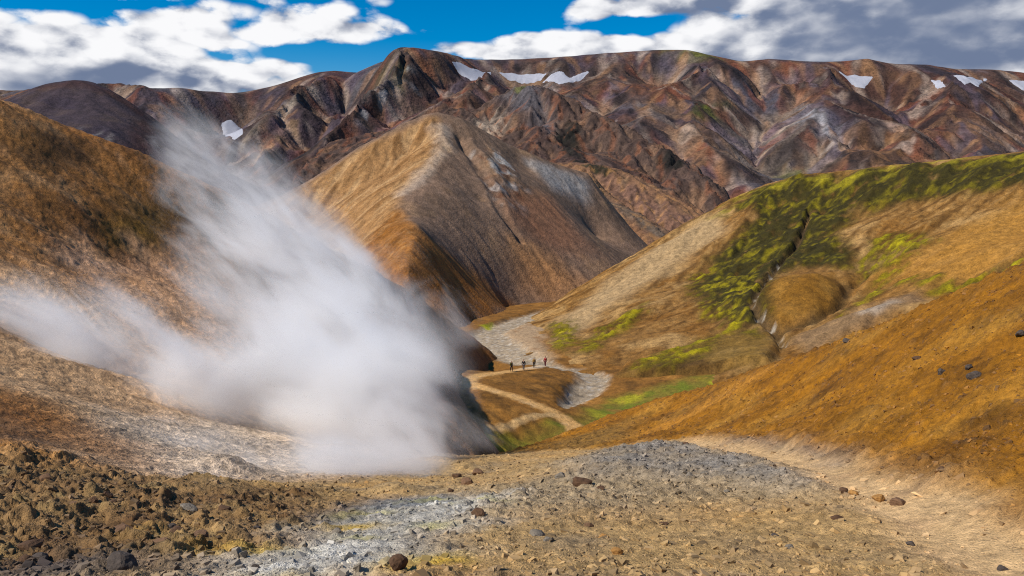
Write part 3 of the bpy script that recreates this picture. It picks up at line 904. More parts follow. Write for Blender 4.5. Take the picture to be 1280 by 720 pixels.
# ================================================================== BROWN CENTRAL HILL
ccrest = [(250, 300, 275), (300, 272, 280), (365, 241, 286), (400, 222, 290), (450, 190, 296), (500, 164, 301), (530, 153, 304), (548, 150, 305), (580, 157, 308), (640, 187, 312), (690, 209, 316), (735, 226, 318)]
pts = chain(ccrest, 3) + behind(ccrest, [(14, 8), (40, 30), (90, 60)], 1)
pts += chain([(548, 152, 304), (553, 168, 294), (558, 185, 284), (535, 210, 268), (505, 240, 250), (498, 262, 236), (510, 280, 225), (523, 291, 214)], 4)
pts += chain([(523, 291, 214), (517, 315, 198), (508, 345, 184), (502, 372, 176), (498, 400, 170)], 5)
pts += chain([(523, 291, 214), (560, 318, 218), (600, 348, 222), (645, 386, 226)], 5)
pts += P_((560, 345, 202), (590, 375, 200), (560, 375, 187), (540, 345, 193), (600, 405, 191), (560, 402, 178), (530, 380, 180),
          (480, 330, 198), (470, 295, 222), (430, 310, 230), (440, 255, 258), (420, 275, 255), (480, 220, 276), (510, 190, 290), (400, 262, 268), (450, 350, 194), (400, 340, 222), (480, 380, 178),
          (560, 240, 254), (560, 285, 234), (610, 290, 246), (600, 320, 232), (640, 330, 240), (650, 360, 234), (680, 345, 243), (690, 374, 236), (640, 250, 272), (600, 250, 262), (590, 215, 276), (610, 200, 288),
          (575, 190, 287), (645, 215, 293), (660, 290, 258))
pts += chain([(575, 175, 296), (598, 205, 282), (618, 235, 270), (628, 262, 260)], 3)
pts += chain([(650, 205, 305), (668, 222, 298), (688, 245, 289), (720, 285, 276), (745, 315, 267), (766, 341, 260), (778, 356, 256)], 4)
pts += P_((745, 290, 296), (790, 300, 300), (760, 260, 310)) + [(60, 260, -44), (70, 330, -42), (55, 200, -44), (-14, 160, -40), (-30, 148, -40), (-60, 150, -40), (-110, 160, -42), (-140, 230, -40), (-150, 300, -30), (60, 345, -40), (8, 190, -42)]
CEN = Field(-150, 66, 148, 360, 0.58, pts, 1.05, 1, 0)
Cn = CEN
Cn.H += .55 * (Cn.H - lowpass(Cn.H, 16.0)) * sst(Cn.Y, 165, 185)
Cn.H -= 1.6 * Cn.line([(572, 172), (596, 205), (616, 236), (628, 265), (650, 300)], [2, 3, 3.5, 3, 2], .9, 1.0, 8)
Cn.H += 1.0 * Cn.line([(590, 180), (612, 205), (630, 230)], 3.0, .9, 1.0, 8)
leftface = Cn.poly([(360, 245), (450, 188), (545, 148), (560, 185), (500, 245), (497, 262), (522, 290), (500, 350), (480, 400), (300, 400), (250, 300)], 3, 1.5, 8)
rc = Cn.gully(11, .45, 4, 4, .6, .55, 3, mask=.35 + .65 * leftface)
Cn.gully(6.5, .24, 3, 207, .6, .55, 4, sharp=True, mask=.15 + .85 * leftface * sst(fbm(Cn.X / 14, Cn.Y / 14, 3, 321), -.4, .3))
Cn.gully(9, .35, 3, 217, .6, .55, 4, mask=(1 - leftface) * sst(fbm(Cn.X / 16, Cn.Y / 16, 3, 323), -.1, .35))
Cn.bump(22, .5, 4, 3)
cliff = Cn.poly([(590, 195), (625, 190), (660, 230), (650, 265), (625, 260), (600, 225)], 3, 2, 8)
Cn.bump(7, 1.1, 4, 9, .55, True, cliff)
leftface = Cn.poly([(360, 245), (450, 188), (545, 148), (560, 185), (500, 245), (497, 262), (522, 290), (500, 350), (480, 400), (300, 400), (250, 300)], 3, 1.5, 8)
Cn.col[:] = lin(126, 102, 84)
Cn.vary(lin(104, 84, 68), 18, -.1, .3, .7, 3)
Cn.vary(lin(148, 118, 90), 12, .1, .4, .6, 5)
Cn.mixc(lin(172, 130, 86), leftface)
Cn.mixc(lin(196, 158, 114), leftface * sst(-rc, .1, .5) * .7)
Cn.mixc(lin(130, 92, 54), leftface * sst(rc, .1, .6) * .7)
pyr = Cn.poly([(497, 262), (523, 289), (560, 316), (600, 346), (650, 386), (600, 410), (480, 400), (430, 345), (470, 290)], 3, 2, 8)
Cn.mixc(lin(156, 102, 48), pyr * .85)
Cn.vary(lin(128, 80, 34), 8, .0, .35, .6, 13, mask=pyr)
Cn.mixc(lin(206, 190, 172), Cn.line([(548, 160), (556, 185), (530, 213), (505, 240)], 5, .9, 3, 9) * .4)
Cn.mixc(lin(190, 184, 176), cliff * sst(fbm(Cn.X / 7, Cn.Y / 7, 4, 15), -.05, .25) * .75)
Cn.mixc(lin(100, 64, 44), cliff * sst(fbm(Cn.X / 6, Cn.Y / 6, 4, 25), .1, .35) * .8)
Cn.mixc(lin(132, 88, 62), Cn.poly([(620, 230), (690, 245), (740, 310), (700, 320), (640, 280)], 6, 4, 12) * .6)
Cn.mixc(lin(174, 124, 78), Cn.poly([(640, 300), (690, 320), (730, 350), (700, 378), (650, 365)], 6, 4, 12) * .6)
Cn.mixc(lin(148, 144, 140), Cn.poly([(655, 200), (735, 226), (738, 250), (690, 238)], 3, 2, 8) * .8)
Cn.mixc(lin(98, 74, 56), sst(rc, .12, .4) * .3 * (1 - leftface))
ground_mat('brown_hill_earth', 0.5, 0.8, 0.4, 0.36, fine=4.0)
sf = Cn.streaks(5, 471, 6)
Cn.mixc(lin(214, 172, 122), leftface * sst(sf, .2, .7) * .3)
Cn.mixc(lin(104, 74, 44), leftface * sst(-sf, .15, .65) * .35)
Cn.mixc(lin(86, 66, 52), (1 - leftface) * sst(-sf, .25, .8) * .4)
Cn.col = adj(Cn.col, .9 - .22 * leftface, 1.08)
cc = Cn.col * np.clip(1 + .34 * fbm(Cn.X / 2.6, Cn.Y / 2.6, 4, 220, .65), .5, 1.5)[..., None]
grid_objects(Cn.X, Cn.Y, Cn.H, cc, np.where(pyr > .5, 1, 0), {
    0: ('hill', 'structure', 'pointed brown hill with a tan left flank in the middle of the valley', None, 'brown_hill_earth'),
    1: ('hill', 'structure', 'sharp orange pyramid at the foot of the brown hill', None, 'brown_hill_earth')})

# ================================================================== SPURS BEHIND IT
screst = [(640, 222, 470), (690, 222, 455), (738, 227, 440), (775, 258, 420), (812, 282, 400), (850, 304, 382), (880, 325, 365)]
s2 = [(690, 218, 535), (720, 217, 525), (760, 222, 508), (790, 232, 495), (830, 253, 478), (870, 274, 462), (905, 296, 447)]
pts = chain(screst, 3) + chain(s2, 3)
pts += behind(s2, [(14, 14), (40, 40), (80, 60)], 1) + behind(screst, [(12, 5.5)], 1)
pts += P_((740, 290, 385), (700, 270, 400), (780, 320, 360), (760, 255, 420), (800, 300, 375), (790, 250, 455), (840, 275, 430), (750, 236, 475), (820, 305, 372), (850, 330, 350), (700, 300, 380), (660, 260, 420), (880, 300, 410))
pts += [(20, 330, -45), (60, 320, -45), (110, 330, -42), (120, 420, -40), (150, 480, -50), (-40, 420, -20), (-60, 600, -10)]
SPU = Field(-60, 160, 325, 640, 1.0, pts, 1.12, 2, 1)
Sp = SPU
Sp.H += .7 * (Sp.H - lowpass(Sp.H, 14.0))
rs_ = Sp.gully(18, .8, 4, 14, .6, .55, 2)
Sp.gully(12, 1.1, 3, 213, .6, .55, 2, sharp=True)
Sp.bump(24, .8, 4, 5)
Sp.col[:] = lin(156, 112, 78)
Sp.vary(lin(120, 86, 66), 20, -.05, .3, .7, 3)
Sp.vary(lin(186, 134, 84), 16, .05, .35, .7, 5)
Sp.mixc(lin(190, 150, 102), sst(-rs_, .2, .7) * .5)
Sp.mixc(lin(190, 126, 66), Sp.poly([(740, 262), (790, 290), (790, 330), (740, 330), (735, 290)], 8, 4, 14) * .7)
Sp.mixc(lin(120, 108, 92), Sp.line([(740, 232), (780, 262), (820, 288), (860, 312)], 7, .8, 2, 10) * .7)
Sp.mixc(lin(150, 110, 92), Sp.poly([(740, 215), (790, 232), (830, 255), (890, 292), (850, 298), (790, 262)], 6, 4, 14) * .6)
for p in [(742, 208, 7), (760, 212, 6)]:
    hx, hy = Sp.hit(p[0], p[1])
    d = np.sqrt((Sp.X - hx) ** 2 + (Sp.Y - hy) ** 2) / p[2] + .7 * fbm(Sp.X / 6, Sp.Y / 6, 3, 14)
    Sp.mixc(lin(48, 52, 30), sst(-d, -1.1, -.6) * .9)
ground_mat('spur_earth', 0.3, 0.8, 0.5, 0.38, fine=4.0)
lum = Sp.col.mean(-1, keepdims=True)
Sp.col = (lum + (Sp.col - lum) * .82) * .95
sf = Sp.streaks(11, 461, 5)
Sp.mixc(lin(196, 146, 96), sst(sf, .15, .6) * .5)
Sp.mixc(lin(92, 68, 54), sst(-sf, .15, .6) * .5)
Sp.col = adj(Sp.col, .60, 1.1)
cc = Sp.col * np.clip(1 + .26 * fbm(Sp.X / 4, Sp.Y / 4, 4, 230, .65), .5, 1.5)[..., None]
grid_objects(Sp.X, Sp.Y, Sp.H, cc, Sp.lab, {0: ('ridge', 'structure', 'low brown and tan spurs running down behind the mossy hill', None, 'spur_earth')})

# ---- big brown ridge between them and the mountains
fcrest = [(560, 140, 800), (600, 138, 810), (640, 119, 820), (665, 111, 815), (700, 123, 790), (760, 152, 740), (820, 184, 690), (870, 213, 650), (904, 243, 615), (930, 275, 585)]
pts = chain(fcrest, 4) + behind(fcrest, [(22, 22), (70, 70), (140, 100)], 1)
pts += chain([(600, 140, 800), (612, 150, 770), (625, 165, 735), (630, 185, 690), (625, 210, 640)], 3) + chain([(650, 135, 775), (680, 175, 690), (700, 200, 640), (725, 215, 605)], 3) + chain([(725, 150, 745), (760, 190, 675), (800, 222, 620), (830, 250, 580)], 3)
pts += P_((690, 150, 750), (705, 185, 690), (745, 190, 690), (780, 195, 680), (830, 228, 630), (860, 252, 590), (880, 268, 575), (650, 190, 670), (590, 180, 700), (640, 220, 620), (560, 190, 690), (520, 180, 700), (660, 160, 740), (790, 180, 695), (840, 215, 650))
pts += [(40, 545, -30), (120, 535, -40), (180, 525, -45), (-80, 560, -20), (-160, 620, 0), (200, 640, -40), (240, 760, -30), (-160, 800, 40)]
FR = Field(-170, 230, 520, 960, 1.6, pts, 1.12, 2, 1)
Fr = FR
Fr.H += .7 * np.minimum(Fr.H - lowpass(Fr.H, 18.0), 2.0)
rf = Fr.gully(40, 3.4, 4, 24, .6, .55, 2)
Fr.gully(24, 1.8, 3, 211, .6, .55, 2, sharp=True)
Fr.bump(40, 1.6, 5, 5)
Fr.col[:] = lin(120, 94, 80)
Fr.vary(lin(104, 76, 68), 50, -.05, .3, .7, 3)
Fr.vary(lin(164, 120, 86), 36, .05, .35, .7, 5)
Fr.mixc(lin(178, 136, 100), sst(-rf, .2, .6) * .5)
Fr.mixc(lin(196, 176, 152), Fr.poly([(590, 150), (625, 135), (640, 150), (610, 180), (590, 180)], 10, 8, 24) * .6)
Fr.mixc(lin(118, 120, 128), Fr.poly([(620, 115), (670, 105), (690, 140), (700, 180), (660, 150)], 10, 8, 24) * .6)
for p in [(712, 168, 13), (708, 182, 12), (716, 190, 10), (835, 203, 9), (725, 205, 8), (842, 208, 8)]:
    hx, hy = Fr.hit(p[0], p[1])
    d = np.sqrt((Fr.X - hx) ** 2 + ((Fr.Y - hy) / 1.6) ** 2) / p[2] + .7 * fbm(Fr.X / 12, Fr.Y / 12, 3, 14)
    m = sst(-d, -1.2, -.5)
    Fr.mixc(lin(58, 56, 48), m * .85)
    Fr.H += 3 * m * fbm(Fr.X / 9, Fr.Y / 9, 4, 19, .6, True)
Fr.mixc(lin(140, 140, 60), Fr.line([(655, 105), (648, 112)], 6, .7, 2, 8) * .7)
ground_mat('ridge_earth', 0.16, 0.8, 1.1, 0.40, fine=4.0)
lum = Fr.col.mean(-1, keepdims=True)
Fr.col = (lum + (Fr.col - lum) * .75) * .84
sf = Fr.streaks(24, 451, 5)
Fr.mixc(lin(150, 100, 76), sst(sf, .15, .6) * .5)
Fr.mixc(lin(66, 54, 52), sst(-sf, .15, .6) * .5)
Fr.col = adj(Fr.col, .54, 1.25, 1.4)  # darker than its rock: cloud shadow on the ridge put into the colour
cc = Fr.col * np.clip(1 + .28 * fbm(Fr.X / 7, Fr.Y / 7, 4, 240, .65), .5, 1.5)[..., None]
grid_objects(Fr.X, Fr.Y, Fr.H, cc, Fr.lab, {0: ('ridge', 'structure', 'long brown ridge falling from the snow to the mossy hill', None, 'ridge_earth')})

# ================================================================== MOUNTAINS
mcrest = [(-60, 128, 1500), (60, 122, 1500), (150, 123, 1450), (190, 113, 1350), (215, 110, 1320), (240, 112, 1330), (300, 116, 1420), (350, 106, 1450), (400, 91, 1480), (422, 88, 1480), (448, 91, 1470), (480, 77, 1440), (510, 68, 1420), (535, 62, 1400), (560, 66, 1440), (590, 73, 1500), (640, 74, 1540), (700, 71, 1560), (760, 66, 1560), (820, 62, 1540), (860, 63, 1520), (895, 70, 1500), (930, 77, 1480), (960, 73, 1470), (1010, 77, 1470), (1050, 77, 1450), (1088, 73, 1430), (1110, 80, 1430), (1160, 81, 1430), (1200, 86, 1440), (1245, 87, 1440), (1280, 91, 1440), (1380, 96, 1440)]
pts = chain(mcrest, 2) + behind(mcrest, [(60, 4), (180, 30), (380, 120)], 1)


def sp(*a, n=3):
    return chain(list(a), n)


pts += sp((535, 64, 1385), (512, 85, 1320), (490, 108, 1250), (462, 135, 1170), (435, 165, 1090), (405, 198, 1010), (375, 225, 950))
pts += sp((448, 93, 1460), (400, 107, 1360), (365, 128, 1280), (335, 150, 1200), (305, 178, 1110), (280, 205, 1030))
pts += sp((390, 140, 1250), (365, 155, 1170), (345, 178, 1100), (320, 203, 1020))
pts += sp((565, 85, 1400), (545, 110, 1300), (530, 135, 1210), (510, 160, 1120))
pts += sp((605, 98, 1350), (585, 118, 1250), (565, 140, 1150))
pts += P_((430, 130, 1330), (415, 150, 1250), (395, 180, 1150), (360, 205, 1060), (340, 140, 1330), (310, 150, 1290), (290, 165, 1260), (265, 150, 1300), (230, 140, 1270), (480, 140, 1250), (470, 165, 1160), (440, 195, 1060), (520, 100, 1330), (560, 115, 1330), (575, 100, 1400), (240, 180, 1120), (200, 150, 1200), (150, 160, 1180), (60, 160, 1200), (200, 200, 1000), (290, 200, 1090))
# plateau edge, bowls and spurs of the right half
pts += P_((590, 85, 1470), (650, 92, 1470), (720, 95, 1450), (650, 100, 1440), (700, 108, 1380), (760, 85, 1480), (830, 80, 1470))
pts += sp((745, 95, 1430), (790, 112, 1320), (830, 135, 1220), (870, 160, 1120), (910, 190, 1020), (945, 222, 940))
pts += sp((870, 82, 1440), (888, 97, 1360), (893, 115, 1290), (900, 135, 1220)) + sp((888, 97, 1360), (870, 120, 1270), (855, 132, 1220))
pts += sp((935, 92, 1420), (950, 120, 1310), (948, 150, 1210), (946, 180, 1110), (938, 210, 1010))        # ravine
pts += sp((975, 95, 1400), (1000, 120, 1290), (1020, 145, 1180), (1030, 170, 1090), (1050, 195, 1010), (1075, 215, 950))
pts += P_((830, 105, 1390), (800, 90, 1450), (910, 110, 1330), (920, 140, 1220), (900, 165, 1140), (970, 150, 1190), (980, 180, 1090), (985, 205, 1010), (1010, 205, 1000))
pts += sp((1040, 85, 1420), (1035, 110, 1320), (1060, 140, 1200), (1100, 160, 1110), (1140, 180, 1030), (1175, 203, 960))
pts += P_((990, 100, 1400), (1000, 105, 1390), (1060, 100, 1400), (1070, 112, 1360), (1110, 110, 1370), (1130, 130, 1290), (1120, 155, 1190), (1150, 160, 1170), (1090, 95, 1390), (1100, 185, 1040), (1060, 185, 1060))
pts += sp((1165, 92, 1400), (1190, 110, 1320), (1200, 130, 1240), (1195, 155, 1140), (1185, 180, 1060), (1178, 200, 1000))
pts += sp((1240, 97, 1410), (1245, 120, 1310), (1235, 145, 1200), (1225, 170, 1090), (1215, 195, 1000)) + sp((1300, 105, 1400), (1290, 150, 1230), (1275, 190, 1060))
pts += P_((1210, 100, 1400), (1270, 110, 1380), (1215, 145, 1230), (1260, 150, 1220), (1255, 175, 1100), (1380, 150, 1250), (1380, 200, 1050), (1100, 215, 930), (1200, 215, 930), (1000, 225, 900), (850, 215, 930), (800, 180, 1060), (760, 150, 1160), (700, 130, 1260), (640, 120, 1320), (600, 150, 1160))
pts += [(-700, 1000, 10), (-400, 900, 0), (-100, 900, 0), (150, 850, -20), (400, 860, -10), (700, 860, 0), (215, 790, -18), (260, 740, -24), (330, 740, -24), (100, 740, -20), (-300, 740, -20), (800, 740, -20), pix(905, 243, 860), pix(870, 235, 850), pix(930, 235, 880), (-900, 1400, 150), (900, 1000, 50)]
MT = Field(-960, 1080, 730, 1860, 3.4, pts, 1.15, 3, 1)
M = MT
top = np.interp(M.X / M.Y, [ray(q[0], q[1])[0] for q in mcrest], [q[2] for q in mcrest])
calm = sst(top - M.Y, -10, 130)
hs = lowpass(M.H, 26.0)
M.H = M.H + 1.1 * (M.H - hs) * calm
rm = M.gully(150, 11.0, 5, 34, .5, .46, 2, mask=.15 + .85 * calm)
M.gully(64, 1.4, 3, 209, .6, .55, 2, sharp=True, mask=calm)
rm2 = M.gully(32, 1.0, 3, 44, .6, .6, 2, sharp=True, mask=calm)
M.bump(90, 2.4, 6, 7, .52, mask=.2 + .8 * calm)
slope_g = np.hypot(*M.grad())
crag = sst(fbm(M.X / 120, M.Y / 120, 4, 71), .12, .4) * sst(slope_g, .35, .7)
M.bump(26, 4.5, 5, 17, .55, True, crag * calm)
SNOW = [
    ([(279, 155), (288, 153), (300, 161), (302, 168), (294, 174), (284, 170)], 'oval snow patch alone in the dark hollow at the left', 1.6),
    ([(567, 80), (575, 79), (590, 87), (613, 91), (602, 97), (588, 99), (575, 92)], 'pointed white snow patch just right of the highest summit', 1.6),
    ([(624, 91), (640, 93), (665, 94), (682, 93), (676, 100), (660, 104), (640, 100)], 'long flat snow patch, middle of the three near the summit', 1.6),
    ([(680, 103), (698, 90), (712, 98), (734, 90), (728, 98), (715, 103), (700, 105)], 'rightmost of the three snow patches near the summit', 1.2),
    ([(1050, 91), (1068, 95), (1089, 97), (1080, 110), (1070, 108)], 'wedge of snow in a notch of the dark red mountain wall', 1.6),
    ([(1193, 95), (1208, 97), (1232, 99), (1222, 108), (1212, 102), (1206, 106)], 'two-lobed snow patch below the right part of the skyline', 1.6),
    ([(1166, 101), (1173, 102), (1181, 108), (1174, 110)], 'smallest snow patch, left of the two-lobed one', 1.2),
    ([(1262, 101), (1300, 102), (1310, 112), (1278, 112)], 'snow patch cut by the right edge of the picture', 1.6),
]
for q, lb, th in SNOW:          # snow lies in smooth hollows
    m = M.poly(q, 10, 4, 20)
    M.H = M.H * (1 - m) + (lowpass(M.H, 4.0) - .5) * m
M.col[:] = lin(112, 90, 80)
M.vary(lin(98, 80, 88), 180, -.1, .25, .8, 3)
M.vary(lin(124, 86, 70), 140, .0, .3, .75, 5)
M.vary(lin(112, 110, 118), 120, .1, .35, .7, 7)
M.vary(lin(150, 114, 80), 90, .15, .4, .6, 9)
pl = [([(15, 130), (100, 105), (200, 112), (320, 116), (400, 95), (300, 190), (200, 220), (40, 200)], (88, 78, 94), .7),
      ([(390, 95), (420, 87), (450, 92), (400, 105), (360, 120)], (112, 66, 62), .7),
      ([(400, 125), (450, 120), (460, 130), (430, 160), (390, 175), (375, 160)], (96, 82, 90), .8),
      ([(430, 160), (480, 145), (520, 150), (480, 190), (400, 225), (390, 215)], (140, 92, 72), .6),
      ([(500, 100), (560, 90), (560, 130), (500, 165), (470, 165)], (128, 84, 76), .6),
      ([(770, 105), (850, 100), (860, 130), (820, 130)], (140, 88, 60), .7),
      ([(860, 100), (890, 95), (915, 130), (880, 150), (850, 135)], (66, 62, 66), .85),
      ([(900, 95), (970, 100), (1010, 130), (970, 145), (930, 140)], (98, 96, 108), .85),
      ([(960, 78), (1020, 80), (1030, 130), (1000, 135), (960, 110)], (136, 88, 60), .8),
      ([(945, 145), (1010, 130), (1040, 150), (1050, 200), (950, 218), (955, 185)], (156, 140, 124), .7),
      ([(1000, 135), (1040, 150), (1055, 190), (1030, 170), (990, 150)], (176, 180, 190), .6),
      ([(1060, 100), (1280, 100), (1280, 180), (1180, 180), (1060, 150)], (104, 66, 54), .7),
      ([(1030, 80), (1060, 90), (1060, 140), (1035, 130)], (118, 60, 50), .7),
      ([(1040, 118), (1075, 115), (1085, 150), (1050, 155)], (58, 48, 48), .7),
      ([(1070, 155), (1110, 165), (1160, 195), (1090, 205), (1060, 190)], (156, 110, 64), .75),
      ([(1180, 170), (1210, 150), (1270, 160), (1275, 190), (1180, 200)], (164, 122, 88), .7),
      ([(560, 125), (600, 110), (600, 150), (560, 150)], (158, 108, 74), .7),
      ([(820, 150), (900, 170), (950, 220), (880, 230), (830, 190)], (158, 116, 84), .7),
      ([(900, 150), (945, 160), (940, 215), (910, 195)], (150, 132, 114), .7)]
for q, c, a in pl:
    M.mixc(lin(*c), M.poly(q, 22, 24, 80) * a * (.45 + .55 * sst(fbm(M.X / 28, M.Y / 28, 4, 301) + .4 * rm, -.3, .15)))
M.mixc(lin(190, 186, 184), M.line([(512, 85), (490, 108), (465, 133), (450, 150)], 16, .9, 14, 40) * sst(fbm(M.X / 16, M.Y / 30, 4, 91), -.1, .2) * .9)
M.mixc(lin(190, 170, 146), M.line([(400, 108), (365, 128), (335, 152), (305, 178)], 13, .9, 6, 30) * .7)
M.mixc(lin(176, 140, 100), M.line([(365, 155), (345, 178), (320, 203)], 16, .9, 8, 30) * .7)
M.mixc(lin(170, 100, 74), M.line([(440, 165), (410, 195), (380, 222)], 14, .9, 8, 30) * .7)
grn = sst(fbm(M.X / 60, M.Y / 60, 5, 93), .12, .3)
for q in [[(470, 90), (510, 85), (500, 110), (460, 115)], [(820, 60), (880, 64), (930, 75), (880, 78), (820, 68)], [(870, 130), (910, 130), (900, 150), (870, 150)], [(980, 205), (1030, 205), (1000, 222), (960, 222)]]:
    M.mixc(lin(122, 124, 48), M.poly(q, 16, 14, 50) * np.clip(grn + .45, 0, 1) * .8)
M.mixc(lin(60, 54, 54), crag * sst(fbm(M.X / 30, M.Y / 30, 4, 95), -.05, .25) * .75)
M.mixc(lin(150, 150, 154), crag * sst(fbm(M.X / 22, M.Y / 22, 4, 97), .2, .4) * .5)
for sd, wl_, c_, a_ in [(401, 110, (158, 92, 66), .6), (411, 80, (188, 166, 148), .55), (421, 130, (108, 96, 112), .6), (431, 60, (176, 130, 92), .5), (441, 90, (60, 54, 58), .55)]:
    sf = M.streaks(wl_, sd, 5)
    M.mixc(lin(*c_), sst(sf + .5 * fbm(M.X / 130, M.Y / 130, 3, sd + 5), .15, .6) * a_)
M.mixc(lin(62, 50, 50), sst(rm, .1, .5) * .5)
M.mixc(lin(186, 154, 124), sst(-rm, .2, .6) * .4)
ground_mat('mountain_rock', 0.06, 0.9, 2.8, 0.45, fine=4.0)
lum = M.col.mean(-1, keepdims=True)
M.col = (lum + (M.col - lum) * .74) * .80
M.col = adj(M.col, .58, 1.4, 1.4)  # dark rock plus the clouds' shadow over the range, both in the colour
cc = M.col * np.clip(1 + .34 * fbm(M.X / 14, M.Y / 14, 4, 250, .65), .4, 1.6)[..., None]
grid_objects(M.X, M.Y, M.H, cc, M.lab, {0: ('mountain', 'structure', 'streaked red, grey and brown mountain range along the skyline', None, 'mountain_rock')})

# ---- dark rounded hill on the far left
dcrest = [(-120, 160, 640), (-40, 140, 660), (15, 122, 680), (50, 108, 690), (85, 101, 695), (105, 100, 700), (125, 107, 700), (150, 122, 700), (175, 138, 700), (205, 160, 700), (240, 188, 700), (275, 213, 700), (310, 235, 700)]
pts = chain(dcrest, 3) + behind(dcrest, [(40, 14), (110, 60)], 1)
pts += P_((60, 140, 630), (110, 140, 630), (140, 160, 600), (100, 175, 560), (150, 195, 550), (0, 160, 590), (-80, 180, 580), (200, 200, 590), (100, 230, 470), (0, 205, 490), (230, 225, 560), (180, 235, 490))
pts += [(-480, 500, 20), (-480, 800, 60), (-300, 450, -20), (-100, 480, -40), (-120, 760, -40), (-150, 880, -30), (-400, 880, 20), (-300, 880, 0)]
DM = Field(-480, -90, 440, 900, 1.8, pts, 1.25, 2, 2)
Dm = DM
rd = Dm.gully(40, 1.4, 4, 54, .6, .55, 3)
Dm.bump(50, 1.2, 5, 5)
Dm.col[:] = lin(98, 82, 88)
Dm.vary(lin(84, 72, 86), 50, -.05, .3, .8, 3)
Dm.vary(lin(126, 104, 92), 36, .1, .4, .6, 5)
Dm.mixc(lin(104, 68, 58), Dm.line([(60, 110), (100, 104), (140, 120), (172, 140), (186, 155), (165, 195)], 14, .9, 8, 30) * .6)
Dm.mixc(lin(176, 168, 160), Dm.poly([(100, 160), (130, 165), (160, 190), (140, 195), (110, 180)], 12, 10, 24) * sst(fbm(Dm.X / 10, Dm.Y / 18, 4, 9), -.05, .3) * .7)
Dm.mixc(lin(178, 168, 158), Dm.line([(280, 175), (240, 190), (220, 210)], 5, .8, 4, 20) * .6)
Dm.col = adj(Dm.col, .36, 1.1, 1.3)  # dark rock and painted cloud shade together darken this hill's colour
cc = Dm.col * np.clip(1 + .28 * fbm(Dm.X / 8, Dm.Y / 8, 4, 260, .65), .5, 1.5)[..., None]
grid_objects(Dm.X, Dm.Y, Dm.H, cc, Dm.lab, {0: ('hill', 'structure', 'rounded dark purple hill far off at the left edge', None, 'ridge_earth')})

# far land beyond everything, out to the horizon
me = mesh_from('terrain', np.array([(-16000, 1500, -60), (16000, 1500, -60), (16000, 17000, -60), (-16000, 17000, -60)], float), np.array([[0, 1, 2, 3]]), np.array([lin(110, 92, 84)] * 4), None, MATS['mountain_rock'])
put('terrain', me, 'structure', 'far brown land beyond the mountains')

# ================================================================== SNOW
def snow_mat():
    m = plain_mat('snow', (.36, .36, .40), .7, .25, .10, .4, .3)
    return m


snow_mat()


def snow_patch(pxs, label, thick=1.6):
    Q = np.array([MT.hit(*p) for p in pxs])
    sub = Field.__new__(Field)
    gx = np.arange(Q[:, 0].min() - 10, Q[:, 0].max() + 10, 1.3); gy = np.arange(Q[:, 1].min() - 10, Q[:, 1].max() + 10, 1.3)
    sub.X, sub.Y = np.meshgrid(gx, gy)
    sub.H = MT.sample(MT.H, sub.X, sub.Y)
    mm = sub.poly(None, 5.0, 3.0, 14, 61, xy=Q)
    X, Y = sub.X, sub.Y
    Z = sub.H + thick * (1.9 * np.sqrt(mm) - .9)
    Vt = np.stack([X, Y, Z], -1).reshape(-1, 3)
    nY, nX = X.shape
    idx = np.arange(nX * nY).reshape(nY, nX)
    F = np.stack([idx[:-1, :-1], idx[:-1, 1:], idx[1:, 1:], idx[1:, :-1]], -1).reshape(-1, 4)
    keep = (mm[:-1, :-1] > .04).reshape(-1)
    F = F[keep]
    # closed slab: the same outline again below the surface, joined by a rim
    u, inv = np.unique(F, return_inverse=True)
    F = inv.reshape(F.shape)
    top = Vt[u]; bot = top.copy(); bot[:, 2] -= thick + 2.5
    n = len(top)
    ed = {}
    for f in F:
        for a, b in zip(f, np.roll(f, -1)):
            ed[(int(a), int(b))] = 1
    rim = [(b, a, a + n, b + n) for (a, b) in ed if (b, a) not in ed]
    FF = np.concatenate([F, F[:, ::-1] + n, np.array(rim)])
    me = mesh_from('snow_patch', np.concatenate([top, bot]), FF, None, None, MATS['snow'])
    put('snow_patch', me, None, label, 'snow patch', 'snow patches left on the mountains')


for q, lb, th in SNOW:
    snow_patch(q, lb, th)

# ================================================================== STONES
rng = np.random.default_rng(12)
random.seed(5)


def ground_at(px, py):
    x, y = NEAR.hit(px, py)
    return x, y, near_z(x, y)


def rock_mesh(seed, sub=3):
    bm = bmesh.new()
    bmesh.ops.create_icosphere(bm, subdivisions=sub, radius=1.0)
    r = random.Random(seed)
    planes = []
    for _ in range(15):
        n = Vector((r.gauss(0, 1), r.gauss(0, 1), r.gauss(0, .8))).normalized()
        planes.append((n, r.uniform(.62, 1.0)))
    off = Vector((r.uniform(-50, 50), r.uniform(-50, 50), r.uniform(-50, 50)))
    for v in bm.verts:
        d = v.co.normalized()
        k = 1.25
        for n, h in planes:
            c = d.dot(n)
            if c > 1e-3:
                k = min(k, h / c)
        k *= 1 + .07 * mnoise.noise(d * 2.2 + off) + .05 * mnoise.noise(d * 6 + off)
        v.co = d * k
    me = bpy.data.meshes.new('rock')
    bm.to_mesh(me)
    bm.free()
    for p in me.polygons:
        p.use_smooth = False
    return me


for nm, c in (('rock_dark', (78, 68, 60)), ('rock_brown', (112, 84, 60)), ('rock_grey', (120, 110, 96)), ('rock_ochre', (160, 116, 62)), ('rock_pale', (178, 164, 142)), ('rock_umber', (88, 64, 44))):
    plain_mat(nm, lin(*c), .85, 2.2, .35, .5, .05)


